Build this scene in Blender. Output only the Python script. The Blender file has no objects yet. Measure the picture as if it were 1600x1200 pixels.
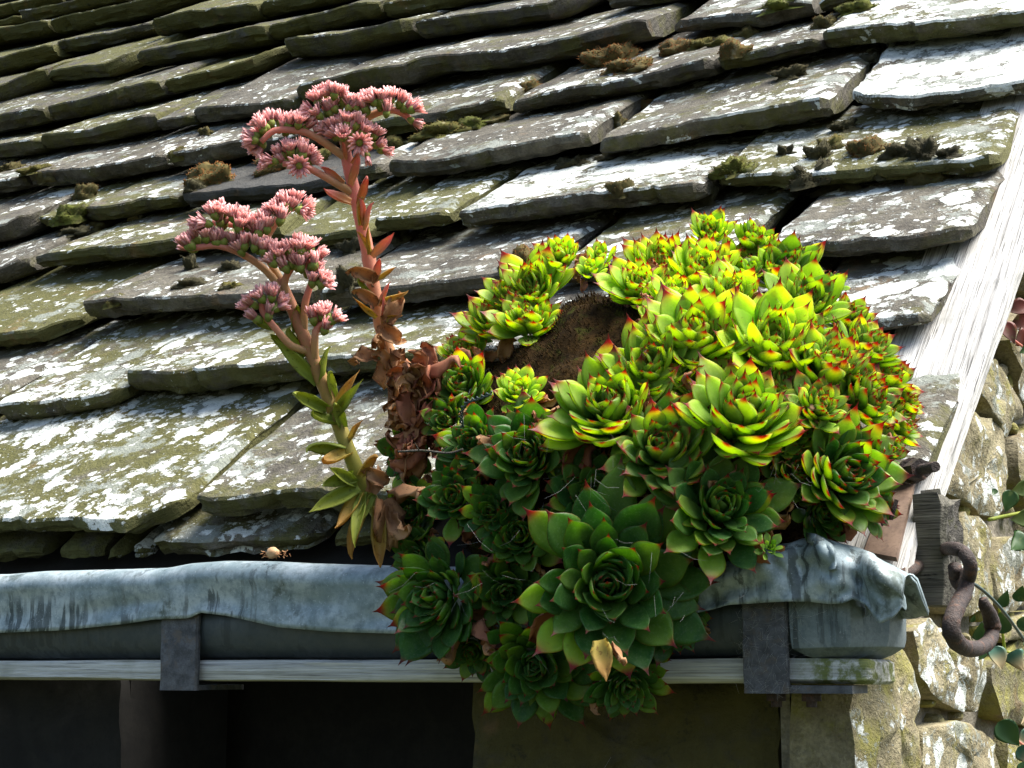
import bpy, math, random
import numpy as np
from mathutils import Vector, Matrix, noise
random.seed(7)
PI = math.pi
S = bpy.context.scene
COL = S.collection

# ------------------------------------------------------------------ camera
VPX, VPR, DIST = (-4000., 1040.), (2100., -1300.), 1.6     # vanishing points of eave and rake in the 1600x1200 photo
v1 = np.array([VPX[0]-800, -(VPX[1]-600)]); v2 = np.array([VPR[0]-800, -(VPR[1]-600)])
FPX = float(np.sqrt(-(v1 @ v2)))
ax_ = -np.array([v1[0], v1[1], -FPX]); ax_ /= np.linalg.norm(ax_)
pit = math.atan((VPX[1]-600)/FPX)
az_ = np.array([0, math.cos(pit), -math.sin(pit)]); az_ -= ax_*(ax_ @ az_); az_ /= np.linalg.norm(az_)
ay_ = np.cross(az_, ax_)
R = np.array([ax_, ay_, az_])                               # camera axes -> world
rk = np.array([v2[0], v2[1], -FPX]); rk /= np.linalg.norm(rk); rk = R @ rk
SLOPE = math.asin(rk[2])
U = np.array([0, math.cos(SLOPE), math.sin(SLOPE)]); N = np.array([0, -math.sin(SLOPE), math.cos(SLOPE)])
def ray(x, y): return R @ np.array([(x-800)/FPX, -(y-600)/FPX, -1.])
CAM = -ray(1390, 890)*DIST
RIGHT, UP, BACK = R[:, 0], R[:, 1], R[:, 2]
cd = bpy.data.cameras.new('camera'); cam = bpy.data.objects.new('camera', cd); COL.objects.link(cam)
cd.sensor_width = 36; cd.lens = FPX/1600*36; cd.clip_start = .02; cd.clip_end = 500
M4 = Matrix([list(R[i]) + [CAM[i]] for i in range(3)] + [[0, 0, 0, 1]])
cam.matrix_world = M4; S.camera = cam

# ------------------------------------------------------------------ light
SUN_EL, SUN_AZ = math.radians(62), math.radians(64)         # azimuth from +Y (up the roof) towards +X (the gable side)
SUN_E, SUN_ANG, SKY_E, EXPO = 4.7, 42.0, .098, 1.48
sd = Vector((math.sin(SUN_AZ)*math.cos(SUN_EL), math.cos(SUN_AZ)*math.cos(SUN_EL), math.sin(SUN_EL)))
sl = bpy.data.lights.new('sun', 'SUN'); sl.energy = SUN_E; sl.angle = math.radians(SUN_ANG); sl.color = (1, .965, .91)
so = bpy.data.objects.new('sun', sl); COL.objects.link(so); so.rotation_euler = sd.to_track_quat('Z', 'Y').to_euler()
W = bpy.data.worlds.new('World'); S.world = W; W.use_nodes = True
wt = W.node_tree; bg = wt.nodes['Background']
sk = wt.nodes.new('ShaderNodeTexSky'); sk.sky_type = 'NISHITA'; sk.sun_disc = False
sk.sun_elevation = SUN_EL; sk.sun_rotation = SUN_AZ; sk.air_density = 1.0; sk.dust_density = 2.5; sk.ozone_density = 1.0
wt.links.new(sk.outputs[0], bg.inputs[0]); bg.inputs[1].default_value = SKY_E
S.view_settings.view_transform = 'Standard'; S.view_settings.look = 'None'
S.view_settings.exposure = EXPO; S.view_settings.gamma = 1; S.view_settings.use_curve_mapping = False
S.render.engine = 'CYCLES'; S.cycles.use_denoising = True
S.cycles.max_bounces = 8; S.cycles.transmission_bounces = 6; S.cycles.caustics_reflective = False; S.cycles.caustics_refractive = False

# ------------------------------------------------------------------ photo measurements -> planes of the place
def roof(x, y, h=0.):
    d = ray(x, y); t = (h-CAM @ N)/(d @ N); q = CAM+d*t; return q[0], q @ U, t
def plane(x, y, a, v):
    d = ray(x, y); t = (v-CAM[a])/d[a]; return CAM+d*t
def at(x, y, depth): return CAM+ray(x, y)*depth
def rf(s, t, h=0.): return np.array([s, 0, 0])+U*t+N*h
def nz(x, y, z): return noise.noise(Vector((x, y, z)))

# ------------------------------------------------------------------ node helpers
class NT:
    def __init__(s, name):
        s.m = bpy.data.materials.new(name); s.m.use_nodes = True; s.t = s.m.node_tree; s.t.nodes.clear()
        s.out = s.n('ShaderNodeOutputMaterial')
    def n(s, k, **kw):
        o = s.t.nodes.new(k)
        for a, v in kw.items(): setattr(o, a, v)
        return o
    def put(s, sock, v):
        if isinstance(v, bpy.types.NodeSocket): s.t.links.new(v, sock)
        elif isinstance(v, (int, float)):
            try: sock.default_value = v
            except TypeError: sock.default_value = (v, v, v, 1)[:len(sock.default_value)]
        else:
            v = tuple(v); sock.default_value = v if len(sock.default_value) == len(v) else (v+(1,))[:len(sock.default_value)]
    def math(s, op, a, b=0., c=0., clamp=False):
        o = s.n('ShaderNodeMath', operation=op, use_clamp=clamp)
        for i, v in enumerate((a, b, c)): s.put(o.inputs[i], v)
        return o.outputs[0]
    def vmath(s, op, a, b=(0, 0, 0)):
        o = s.n('ShaderNodeVectorMath', operation=op); s.put(o.inputs[0], a); s.put(o.inputs[1], b); return o.outputs[0]
    def noise(s, vec, scale, detail=4, rough=.6, dist=0., out=0):
        o = s.n('ShaderNodeTexNoise'); s.put(o.inputs['Vector'], vec); o.inputs['Scale'].default_value = scale
        o.inputs['Detail'].default_value = detail; o.inputs['Roughness'].default_value = rough; o.inputs['Distortion'].default_value = dist
        return o.outputs[out]
    def voro(s, vec, scale, feature='F1', rnd=1.):
        o = s.n('ShaderNodeTexVoronoi', feature=feature); s.put(o.inputs['Vector'], vec); o.inputs['Scale'].default_value = scale
        o.inputs['Randomness'].default_value = rnd; return o
    def ss(s, v, a, b, c=0., d=1.):
        o = s.n('ShaderNodeMapRange', interpolation_type='SMOOTHSTEP'); s.put(o.inputs[0], v)
        for i, q in enumerate((a, b, c, d)): s.put(o.inputs[i+1], q)
        return o.outputs[0]
    def mix(s, f, a, b, mode='MIX'):
        o = s.n('ShaderNodeMix', data_type='RGBA', blend_type=mode); s.put(o.inputs[0], f); s.put(o.inputs[6], a); s.put(o.inputs[7], b); return o.outputs[2]
    def obj(s):
        o = s.n('ShaderNodeObjectInfo'); c = s.n('ShaderNodeSeparateColor'); s.t.links.new(o.outputs['Color'], c.inputs[0])
        return o.outputs['Random'], c.outputs[0], c.outputs[1], c.outputs[2]
    def pos(s): return s.n('ShaderNodeNewGeometry').outputs['Position']
    def shifted(s, rnd, k=7.3):
        return s.vmath('ADD', s.pos(), s.vmath('SCALE', (1, 1, 1)) if False else s.comb(rnd, k))
    def comb(s, rnd, k):
        o = s.n('ShaderNodeCombineXYZ'); s.put(o.inputs[0], s.math('MULTIPLY', rnd, k)); s.put(o.inputs[1], s.math('MULTIPLY', rnd, k*2.7)); s.put(o.inputs[2], s.math('MULTIPLY', rnd, -k*1.9)); return o.outputs[0]
    def attr(s, name, out='Fac'): return s.n('ShaderNodeAttribute', attribute_name=name).outputs[out]
    def bump(s, h, strength, dist, normal=None):
        o = s.n('ShaderNodeBump'); s.put(o.inputs['Height'], h); o.inputs['Strength'].default_value = strength; o.inputs['Distance'].default_value = dist
        if normal is not None: s.put(o.inputs['Normal'], normal)
        return o.outputs[0]
    def pbsdf(s, col, rough=.8, normal=None, metal=0., spec=.5, **kw):
        o = s.n('ShaderNodeBsdfPrincipled'); s.put(o.inputs['Base Color'], col); s.put(o.inputs['Roughness'], rough)
        s.put(o.inputs['Metallic'], metal); s.put(o.inputs['Specular IOR Level'], spec)
        if normal is not None: s.put(o.inputs['Normal'], normal)
        return o.outputs[0]
    def end(s, sh): s.t.links.new(sh, s.out.inputs['Surface']); return s.m

def lichen_stone(name, dark, light, algae, wall=False):
    """weathered stone; object colour: r = white lichen cover, g = darkness of the stone, b = algae/moss tint"""
    t = NT(name); rnd, lr, dg, ab = t.obj(); p = t.shifted(rnd)
    n1 = t.noise(p, 9, 5, .6); n2 = t.noise(p, 55, 5, .65); n3 = t.noise(p, 260, 3, .6)
    c = t.mix(t.ss(t.math('ADD', t.math('MULTIPLY', n1, .55), t.math('MULTIPLY', n2, .45)), .34, .66), dark, light)
    c = t.mix(t.ss(n3, .35, .7, 0, .35), c, (.03, .028, .024))
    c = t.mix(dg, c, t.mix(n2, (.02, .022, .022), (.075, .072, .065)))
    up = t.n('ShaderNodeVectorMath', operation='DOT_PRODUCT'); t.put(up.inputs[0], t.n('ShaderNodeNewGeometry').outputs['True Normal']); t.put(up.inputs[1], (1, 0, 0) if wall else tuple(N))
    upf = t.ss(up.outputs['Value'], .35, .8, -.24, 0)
    am = t.ss(t.math('ADD', t.math('SUBTRACT', t.noise(p, 16, 5, .7), t.math('MULTIPLY', upf, .18 if not wall else 0.)), t.math('MULTIPLY', ab, .42)), .60, .82)  # extra dark algae on the lower edges paints in their shade
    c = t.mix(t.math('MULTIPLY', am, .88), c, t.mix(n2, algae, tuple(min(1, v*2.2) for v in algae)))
    # rusty brown stains
    c = t.mix(t.ss(t.noise(t.vmath('ADD', p, (3, 1, 5)), 12, 4, .6), .60, .74, 0, .45), c, (.20, .12, .055))
    # dark mould specks
    c = t.mix(t.ss(t.noise(t.vmath('ADD', p, (1, 7, 2)), 34, 6, .75), .58, .70, 0, .75), c, (.018, .018, .014))
    # grey-green crust
    wv = t.vmath('ADD', p, t.vmath('SCALE', t.noise(p, 60, 4, .7, out=1), (1, 1, 1)))
    sc = t.n('ShaderNodeVectorMath', operation='SCALE'); t.put(sc.inputs[0], t.noise(p, 55, 5, .75, out=1)); sc.inputs[3].default_value = .022
    wv = t.vmath('ADD', p, sc.outputs[0])
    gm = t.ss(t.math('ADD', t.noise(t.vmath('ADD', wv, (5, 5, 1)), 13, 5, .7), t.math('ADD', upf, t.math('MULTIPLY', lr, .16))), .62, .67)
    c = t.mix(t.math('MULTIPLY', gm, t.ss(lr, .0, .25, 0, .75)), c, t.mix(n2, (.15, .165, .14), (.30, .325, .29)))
    # white crusts: round thalli plus broken sheets
    patch = t.noise(t.vmath('ADD', p, (9, 2, 4)), 6, 3, .6)
    thr = t.math('ADD', t.math('MULTIPLY', lr, .34), t.math('MULTIPLY', t.math('SUBTRACT', patch, .5), .75))
    # crusts keep to upper faces; leaving lower edges bare also paints in their shade
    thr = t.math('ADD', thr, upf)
    v1_ = t.voro(wv, 12); v2_ = t.voro(t.vmath('ADD', wv, (2, 2, 2)), 36); v3_ = t.voro(t.vmath('ADD', wv, (4, 1, 2)), 110)
    a1 = t.ss(t.math('SUBTRACT', t.math('MULTIPLY', thr, 1.25), v1_.outputs[0]), .0, .018)
    a2 = t.ss(t.math('SUBTRACT', t.math('ADD', thr, .10), v2_.outputs[0]), .02, .05)
    a3 = t.ss(t.math('SUBTRACT', t.math('ADD', t.math('MULTIPLY', thr, .9), .0), v3_.outputs[0]), .0, .06)
    a4 = t.ss(t.math('ADD', t.noise(t.vmath('ADD', wv, (1, 3, 8)), 26, 6, .72), t.math('MULTIPLY', thr, .42)), .645, .665)
    wm = t.math('MAXIMUM', t.math('MAXIMUM', a1, a2), t.math('MAXIMUM', a3, a4))
    wm = t.math('MULTIPLY', wm, t.ss(lr, .02, .15))
    wm = t.math('MULTIPLY', wm, t.ss(t.noise(p, 130, 4, .8), .36, .42, .45, 1))
    wc = t.mix(t.ss(n2, .3, .7), (.46, .49, .45), (.70, .72, .67))
    wc = t.mix(t.ss(n3, .55, .75, 0, .5), wc, (.25, .25, .22))
    c = t.mix(t.math('MULTIPLY', wm, .96), c, wc)
    hgt = t.math('ADD', t.math('MULTIPLY', n2, .6), t.math('ADD', t.math('MULTIPLY', n3, .35), t.math('MULTIPLY', wm, .18)))
    hgt = t.math('ADD', hgt, t.math('MULTIPLY', t.noise(p, 700, 2, .6), .15))
    hgt = t.math('ADD', hgt, t.math('MULTIPLY', t.noise(p, 120, 4, .7), .5))
    lay = t.n('ShaderNodeVectorMath', operation='DOT_PRODUCT'); t.put(lay.inputs[0], p); t.put(lay.inputs[1], tuple(N))
    cb = t.n('ShaderNodeCombineXYZ'); sx = t.n('ShaderNodeSeparateXYZ'); t.put(sx.inputs[0], p); t.put(cb.inputs[0], t.math('MULTIPLY', sx.outputs[0], 14.)); t.put(cb.inputs[2], t.math('MULTIPLY', lay.outputs['Value'], 170.))
    front = t.math('MULTIPLY', upf, 0. if wall else -3.2)
    hgt = t.math('ADD', hgt, t.math('MULTIPLY', front, t.noise(cb.outputs[0], 1., 4, .65)))
    nrm = t.bump(hgt, 1., .007)
    return t.end(t.pbsdf(c, .9, nrm, spec=.25))

M = {}
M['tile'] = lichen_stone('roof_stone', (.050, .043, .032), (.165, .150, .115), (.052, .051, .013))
M['wall'] = lichen_stone('wall_stone', (.175, .145, .08), (.37, .325, .20), (.14, .13, .03), True)

def simple(name, c1, c2, scale, rough=.8, bump=.3, dist=.002, metal=0., detail=5, stretch=(1, 1, 1), c3=None, spec=.4):
    t = NT(name); rnd = t.obj()[0]; p = t.vmath('MULTIPLY', t.shifted(rnd, 1.), stretch)
    n1 = t.noise(p, scale, detail, .65); n2 = t.noise(p, scale*6, 4, .6)
    c = t.mix(t.ss(n1, .3, .7), c1, c2)
    c = t.mix(t.ss(n2, .45, .75, 0, .5), c, tuple(v*.45 for v in c1))
    if c3: c = t.mix(t.ss(t.noise(t.vmath('ADD', p, (3, 3, 3)), scale*.7, 5, .7), .52, .66), c, c3)
    return t.end(t.pbsdf(c, rough, t.bump(t.math('ADD', n1, t.math('MULTIPLY', n2, .5)), bump, dist), metal, spec))
M['shade'] = lichen_stone('shade_darkened_stone', (.030, .027, .013), (.085, .07, .03), (.042, .036, .010), True)  # wall stone recoloured darker, standing in for the shade under the eave
M['mortar'] = simple('lime_mortar', (.13, .115, .085), (.27, .24, .18), 40, .95, .9, .006, c3=(.08, .075, .03))
M['dark'] = simple('near_black_shade', (.004, .0036, .003), (.011, .010, .008), 30, .95)  # near black: deep shade is put into the colour
M['iron'] = simple('rusted_iron', (.030, .022, .019), (.062, .042, .034), 120, .66, 1., .003, .3, c3=(.10, .05, .03))
M['strap'] = simple('grey_iron_strap', (.045, .047, .052), (.115, .12, .13), 90, .6, .7, .001, .25, c3=(.10, .085, .07))
M['rustbar'] = simple('brown_iron_angle', (.115, .072, .048), (.19, .125, .085), 60, .6, .25, .0006, .15)
M['soil'] = simple('ground_earth', (.03, .035, .015), (.06, .065, .03), 8, .95)

def wood(name, c1, c2, dirt, ax, moss=0., rough=.85, crack=.5):
    """weathered timber, grain along axis ax"""
    t = NT(name); rnd = t.obj()[0]; p = t.pos()
    k = [260, 260, 260]; k[ax] = 5
    if name.startswith('bleached'):
        # grain runs up the rake: build coordinates along the slope
        ud = t.n('ShaderNodeVectorMath', operation='DOT_PRODUCT'); t.put(ud.inputs[0], p); t.put(ud.inputs[1], tuple(U))
        nd = t.n('ShaderNodeVectorMath', operation='DOT_PRODUCT'); t.put(nd.inputs[0], p); t.put(nd.inputs[1], tuple(N))
        sx = t.n('ShaderNodeSeparateXYZ'); t.put(sx.inputs[0], p)
        cb = t.n('ShaderNodeCombineXYZ'); t.put(cb.inputs[0], sx.outputs[0]); t.put(cb.inputs[1], ud.outputs['Value']); t.put(cb.inputs[2], nd.outputs['Value']); p = cb.outputs[0]
    w = t.vmath('ADD', p, (0, 0, 0))
    g = t.noise(t.vmath('MULTIPLY', w, tuple(v/260 for v in k)), 190, 5, .7, .25)
    g2 = t.noise(t.vmath('MULTIPLY', w, tuple(v/260 for v in k)), 620, 3, .6, .2)
    b = t.noise(p, 14, 4, .6)
    c = t.mix(t.ss(g, .34, .62), c1, c2)
    c = t.mix(t.ss(g2, .56, .68, 0, crack), c, tuple(v*.16 for v in c1))
    c = t.mix(t.ss(g, .37, .30, 0, .85), c, tuple(v*.12 for v in c1))
    c = t.mix(t.ss(b, .52, .75, 0, .5), c, dirt)
    if moss:
        sx = t.n('ShaderNodeSeparateXYZ'); t.put(sx.inputs[0], t.pos())
        mm = t.math('MULTIPLY', t.ss(sx.outputs[0], -.085, -.045), t.ss(t.noise(p, 60, 5, .7), .40, .58))
        c = t.mix(t.math('MULTIPLY', mm, moss), c, t.mix(g2, (.05, .07, .008), (.19, .22, .03)))
    h = t.math('ADD', g, t.math('MULTIPLY', g2, .6))
    return t.end(t.pbsdf(c, rough, t.bump(h, .9, .0025), spec=.2))
M['eave'] = wood('grey_eave_timber', (.33, .33, .31), (.62, .62, .58), (.18, .19, .13), 0, .9)
M['barge'] = wood('bleached_verge_timber', (.31, .30, .28), (.54, .53, .50), (.17, .17, .15), 1, 0, crack=.9)
M['beam'] = wood('dark_beam_timber', (.055, .05, .040), (.145, .135, .105), (.035, .038, .018), 0, 0, crack=.9)
M['beam_end'] = simple('rotted_end_grain', (.03, .027, .022), (.13, .12, .10), 90, .95, 1., .006, c3=(.06, .06, .03))

def lead_mat():
    t = NT('weathered_lead'); rnd, cr, cg, cb = t.obj(); p = t.pos()
    n1 = t.noise(p, 22, 5, .65); n2 = t.noise(p, 90, 5, .7); n3 = t.noise(p, 420, 3, .6)
    c = t.mix(t.ss(n1, .32, .66), (.19, .25, .26), (.38, .44, .45))
    c = t.mix(t.ss(n2, .42, .68, 0, .55), c, (.10, .14, .145))
    st = t.noise(t.vmath('MULTIPLY', p, (1, 1, .10)), 75, 4, .65)
    st2 = t.noise(t.vmath('ADD', p, (3, 0, 0)), 7, 3, .6)
    c = t.mix(t.math('MULTIPLY', t.ss(st, .52, .62), t.ss(st2, .48, .62, .1, .8)), c, (.030, .042, .040))
    c = t.mix(t.ss(t.noise(t.vmath('ADD', p, (7, 2, 1)), 16, 5, .7), .56, .68, 0, .75), c, (.040, .055, .032))
    sx = t.n('ShaderNodeSeparateXYZ'); t.put(sx.inputs[0], p)
    run = t.math('MULTIPLY', t.ss(sx.outputs[0], -.90, -.96), t.ss(sx.outputs[2], .0, -.025))   # old drip marks along the lower edge
    c = t.mix(t.math('MULTIPLY', run, t.ss(t.noise(t.vmath('MULTIPLY', p, (1, 1, .12)), 110, 2, .5), .50, .58, 0, .85)), c, (.03, .045, .045))
    c = t.mix(t.ss(n3, .62, .72, 0, .5), c, (.55, .60, .60))
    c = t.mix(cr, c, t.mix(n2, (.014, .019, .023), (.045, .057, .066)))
    h = t.math('ADD', t.math('MULTIPLY', n2, .7), t.math('MULTIPLY', n3, .3))
    return t.end(t.pbsdf(c, t.ss(n2, .3, .7, .42, .66), t.bump(h, .35, .0015), .25, .5))
M['lead'] = lead_mat()

def leaf_mat(name='houseleek_leaf'):
    """attributes: tt along the leaf, ee across; object colour r = yellowness, g = red flush, b = dryness"""
    t = NT(name); rnd, ye, rd, dr = t.obj(); tt = t.attr('tt'); ee = t.attr('ee'); p = t.shifted(rnd, 3.)
    n1 = t.noise(p, 70, 4, .6); n2 = t.noise(p, 420, 3, .6)
    g0 = t.mix(t.ss(n1, .3, .7), (.036, .118, .026), (.072, .185, .034))
    g1 = t.mix(t.ss(n1, .3, .7), (.235, .43, .05), (.36, .54, .075))  # yellow-green end: own tint plus a backlit glow put into the colour
    y = t.math('ADD', ye, t.math('MULTIPLY', t.math('SUBTRACT', rnd, .5), .35), clamp=True)
    c = t.mix(y, g0, g1)
    c = t.mix(t.math('MULTIPLY', t.ss(tt, .30, .85), t.math('MULTIPLY', y, .35)), c, (.50, .52, .035))
    c = t.mix(t.ss(tt, .35, .0, 0, .35), c, (.10, .22, .09))
    # bloom, pale thin waxy coat in patches
    c = t.mix(t.ss(n2, .5, .75, 0, .12), c, (.45, .55, .42)); n4 = t.noise(p, 160, 5, .75)
    c = t.mix(t.ss(n4, .62, .70, 0, .45), c, (.10, .07, .03)); c = t.mix(t.ss(t.noise(p, 28, 3, .6), .55, .7, 0, .3), c, t.mix(1., c, (1.35, 1.1, .6), 'MULTIPLY'))
    # red tip and thin red margin
    tip = t.math('ADD', tt, t.math('MULTIPLY', t.math('SUBTRACT', n1, .5), .16))
    r1 = t.ss(t.math('ADD', tip, t.math('MULTIPLY', rd, .10)), .93, 1.05)
    rim = t.math('MULTIPLY', t.ss(ee, .93, 1.0), t.ss(tt, .25, .8, .1, .9))
    r2 = t.math('MULTIPLY', t.ss(t.math('ADD', tip, t.math('MULTIPLY', rd, .24)), .93, 1.2), t.math('MULTIPLY', rd, 1.2, clamp=True))
    c = t.mix(t.math('MULTIPLY', r2, .45), c, (.40, .13, .03))
    c = t.mix(t.math('MAXIMUM', r1, t.math('MULTIPLY', rim, t.math('ADD', .30, t.math('MULTIPLY', rd, .55)))), c, (.22, .022, .018))
    c = t.mix(t.ss(tt, .97, 1.02, 0, .8), c, (.10, .03, .02))
    # dry leaves
    c = t.mix(t.math('MULTIPLY', dr, t.ss(n1, .15, .55, .55, 1)), c, t.mix(t.ss(n1, .3, .7), (.13, .045, .02), (.40, .22, .10)))
    nrm = t.bump(t.math('ADD', n1, t.math('MULTIPLY', n2, .25)), .16, .0015)
    a = t.pbsdf(c, t.ss(n1, .3, .7, .38, .6), nrm, spec=.38)
    tr = t.n('ShaderNodeBsdfTranslucent'); t.put(tr.inputs[0], t.mix(1., c, (2.6, 2.3, 1.0), 'MULTIPLY')); t.put(tr.inputs['Normal'], nrm)
    mx = t.n('ShaderNodeMixShader'); t.put(mx.inputs[0], .58); t.t.links.new(a, mx.inputs[1]); t.t.links.new(tr.outputs[0], mx.inputs[2])
    return t.end(mx.outputs[0])
M['leaf'] = leaf_mat()

def tissue(name, c1, c2, c3, trans=.35, rough=.6, scale=120, attr=True):
    """soft plant tissue running from c1 (base) to c2 (tip), blotched with c3"""
    t = NT(name); rnd = t.obj()[0]; p = t.shifted(rnd, 3.)
    n1 = t.noise(p, scale, 4, .6)
    c = t.mix(t.ss(t.attr('tt'), .15, .8), c1, c2) if attr else t.mix(t.ss(n1, .3, .7), c1, c2)
    c = t.mix(t.ss(t.noise(p, scale*1.7, 4, .65), .55, .68, 0, .7), c, c3)
    nrm = t.bump(n1, .25, .001)
    a = t.pbsdf(c, rough, nrm, spec=.25)
    tr = t.n('ShaderNodeBsdfTranslucent'); t.put(tr.inputs[0], t.mix(1., c, (1.5, 1.5, 1.4), 'MULTIPLY'))
    mx = t.n('ShaderNodeMixShader'); mx.inputs[0].default_value = trans; t.t.links.new(a, mx.inputs[1]); t.t.links.new(tr.outputs[0], mx.inputs[2])
    return t.end(mx.outputs[0])
M['petal'] = tissue('pink_petal', (.62, .27, .28), (.80, .50, .49), (.86, .70, .68), .4, .6, 300)
M['calyx'] = tissue('green_calyx', (.12, .18, .025), (.22, .26, .05), (.35, .16, .10), .25, .6, 200)
M['stem_red'] = tissue('red_stem', (.44, .26, .12), (.56, .19, .145), (.58, .30, .2), .2, .6, 160)
M['stem_green'] = tissue('olive_stem', (.26, .25, .05), (.40, .17, .095), (.18, .20, .04), .2, .6, 160)
M['bract_red'] = tissue('red_bract', (.52, .27, .12), (.60, .21, .17), (.60, .38, .18), .35, .55, 120)
M['bract_green'] = tissue('yellow_green_bract', (.24, .29, .045), (.33, .36, .06), (.09, .10, .02), .4, .5, 110)
M['bract_yellow'] = tissue('fading_yellow_bract', (.46, .36, .08), (.42, .24, .06), (.16, .07, .025), .4, .6, 110)
M['dry'] = tissue('dry_brown_leaf', (.30, .15, .07), (.48, .28, .14), (.15, .06, .03), .3, .75, 110)
M['dry_red'] = tissue('dry_red_brown_leaf', (.24, .085, .05), (.38, .17, .09), (.13, .045, .03), .25, .75, 110)
M['ivy'] = tissue('ivy_green', (.035, .085, .026), (.06, .12, .035), (.13, .17, .05), .25, .38, 30)
M['ivy_pale'] = tissue('ivy_pale_green', (.12, .17, .05), (.19, .24, .08), (.08, .13, .03), .3, .38, 30)
M['ivy_red'] = tissue('ivy_red_brown', (.15, .03, .016), (.075, .026, .012), (.10, .10, .02), .3, .4, 30)
M['ivy_tan'] = tissue('ivy_teal_with_tan', (.045, .12, .08), (.42, .33, .18), (.07, .13, .07), .2, .4, 26)
M['husk'] = tissue('tan_husk', (.45, .26, .12), (.55, .36, .2), (.25, .14, .07), .1, .5, 200, False)
M['web'] = tissue('cobweb_thread', (.4, .4, .38), (.5, .5, .48), (.35, .35, .33), .3, .6, 100, False)
M['wire'] = simple('dull_green_wire', (.02, .04, .035), (.04, .065, .055), 200, .5, .1, .0003)

def moss_mat():
    """object colour: r = rust-brown tips, g = green, b = darkness"""
    t = NT('moss'); rnd, br, gr, dk = t.obj(); p = t.shifted(rnd, 3.); tt = t.attr('tt')
    n1 = t.noise(p, 60, 4, .65)
    c = t.mix(t.ss(n1, .3, .7), (.05, .042, .016), (.10, .085, .032))
    c = t.mix(t.math('MULTIPLY', gr, t.ss(n1, .25, .6)), c, (.085, .105, .016))
    c = t.mix(t.math('MULTIPLY', br, t.ss(t.math('ADD', tt, t.math('MULTIPLY', n1, .6)), .45, 1.1)), c, (.19, .062, .016))
    c = t.mix(dk, c, t.mix(n1, (.018, .018, .012), (.05, .045, .028)))
    c = t.mix(t.math('MULTIPLY', t.math('SUBTRACT', 1., dk), t.ss(t.noise(p, 35, 3, .6), .6, .72, 0, .5)), c, (.26, .24, .16))
    return t.end(t.pbsdf(c, .95, spec=.1))
M['moss'] = moss_mat()
M['mound'] = simple('brown_moss_soil', (.014, .009, .004), (.042, .023, .007), 55, .98, .8, .004, c3=(.040, .042, .008), spec=.05)

# ------------------------------------------------------------------ object helpers
def mesh(name, vs, fs, mats, smooth=True, attrs=None, sharp=None, mi=None):
    me = bpy.data.meshes.new(name); me.from_pydata([tuple(v) for v in vs], [], fs)
    for m in (mats if isinstance(mats, (list, tuple)) else [mats]): me.materials.append(m)
    if smooth: me.polygons.foreach_set('use_smooth', [True]*len(me.polygons))
    if mi: me.polygons.foreach_set('material_index', mi)
    for k, vals in (attrs or {}).items():
        a = me.attributes.new(k, 'FLOAT', 'POINT'); a.data.foreach_set('value', vals)
    me.update()
    if sharp: me.set_sharp_from_angle(angle=math.radians(sharp))
    return me
def put(name, me, parent=None, loc=None, color=None, mw=None):
    o = bpy.data.objects.new(name, me); COL.objects.link(o)
    if parent: o.parent = parent
    if mw is not None: o.matrix_local = mw
    else:                                   # loc and the mesh are given in world coordinates
        q = Vector(loc) if loc is not None else Vector((0, 0, 0)); a = parent
        while a: q -= a.location; a = a.parent
        o.location = q
    o.color = (*(color or (0, 0, 0)), 1)
    return o
def tag(o, label=None, cat=None, group=None, kind=None):
    for k, v in (('label', label), ('category', cat), ('group', group), ('kind', kind)):
        if v: o[k] = v
    return o
def empty(name, loc, label=None, cat=None, group=None, kind=None):
    o = bpy.data.objects.new(name, None); COL.objects.link(o); o.location = loc; o.empty_display_size = .02
    return tag(o, label, cat, group, kind)
class MB:
    def __init__(s): s.v = []; s.f = []; s.t = []; s.mi = []
    def add(s, vs, fs, ts=None, mi=0):
        b = len(s.v); s.v += [tuple(q) for q in vs]; s.f += [tuple(b+i for i in q) for q in fs]; s.t += list(ts) if ts is not None else [0.]*len(vs); s.mi += [mi]*len(fs)
    def box(s, a, b, j=0.):
        a = np.array(a, float); b = np.array(b, float)
        vs = [(x, y, z) for x in (a[0], b[0]) for y in (a[1], b[1]) for z in (a[2], b[2])]
        s.add(vs, [(0, 1, 3, 2), (4, 6, 7, 5), (0, 4, 5, 1), (2, 3, 7, 6), (0, 2, 6, 4), (1, 5, 7, 3)])
    def tube(s, pts, rad, n=8, t0=0., t1=1., mi=0, flat=1.):
        pts = [Vector(p) for p in pts]; m = len(pts); rad = rad if hasattr(rad, '__len__') else [rad]*m
        vs, ts = [], []; up = None
        for i, p in enumerate(pts):
            d = (pts[min(i+1, m-1)]-pts[max(i-1, 0)]).normalized()
            if up is None: up = d.orthogonal().normalized()
            up = (up-d*up.dot(d)).normalized(); w = d.cross(up)
            for k in range(n):
                an = 2*PI*k/n; vs.append(p+(up*math.cos(an)+w*math.sin(an)*flat)*rad[i]); ts.append(t0+(t1-t0)*i/(m-1))
        fs = [(i*n+k, i*n+(k+1) % n, (i+1)*n+(k+1) % n, (i+1)*n+k) for i in range(m-1) for k in range(n)]
        fs += [tuple(range(n))[::-1], tuple((m-1)*n+k for k in range(n))]
        s.add(vs, fs, ts, mi)
    def build(s, name, mats, parent=None, color=None, smooth=True, sharp=None):
        return put(name, mesh(name, s.v, s.f, mats, smooth, {'tt': s.t}, sharp, s.mi), parent, color=color)
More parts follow.
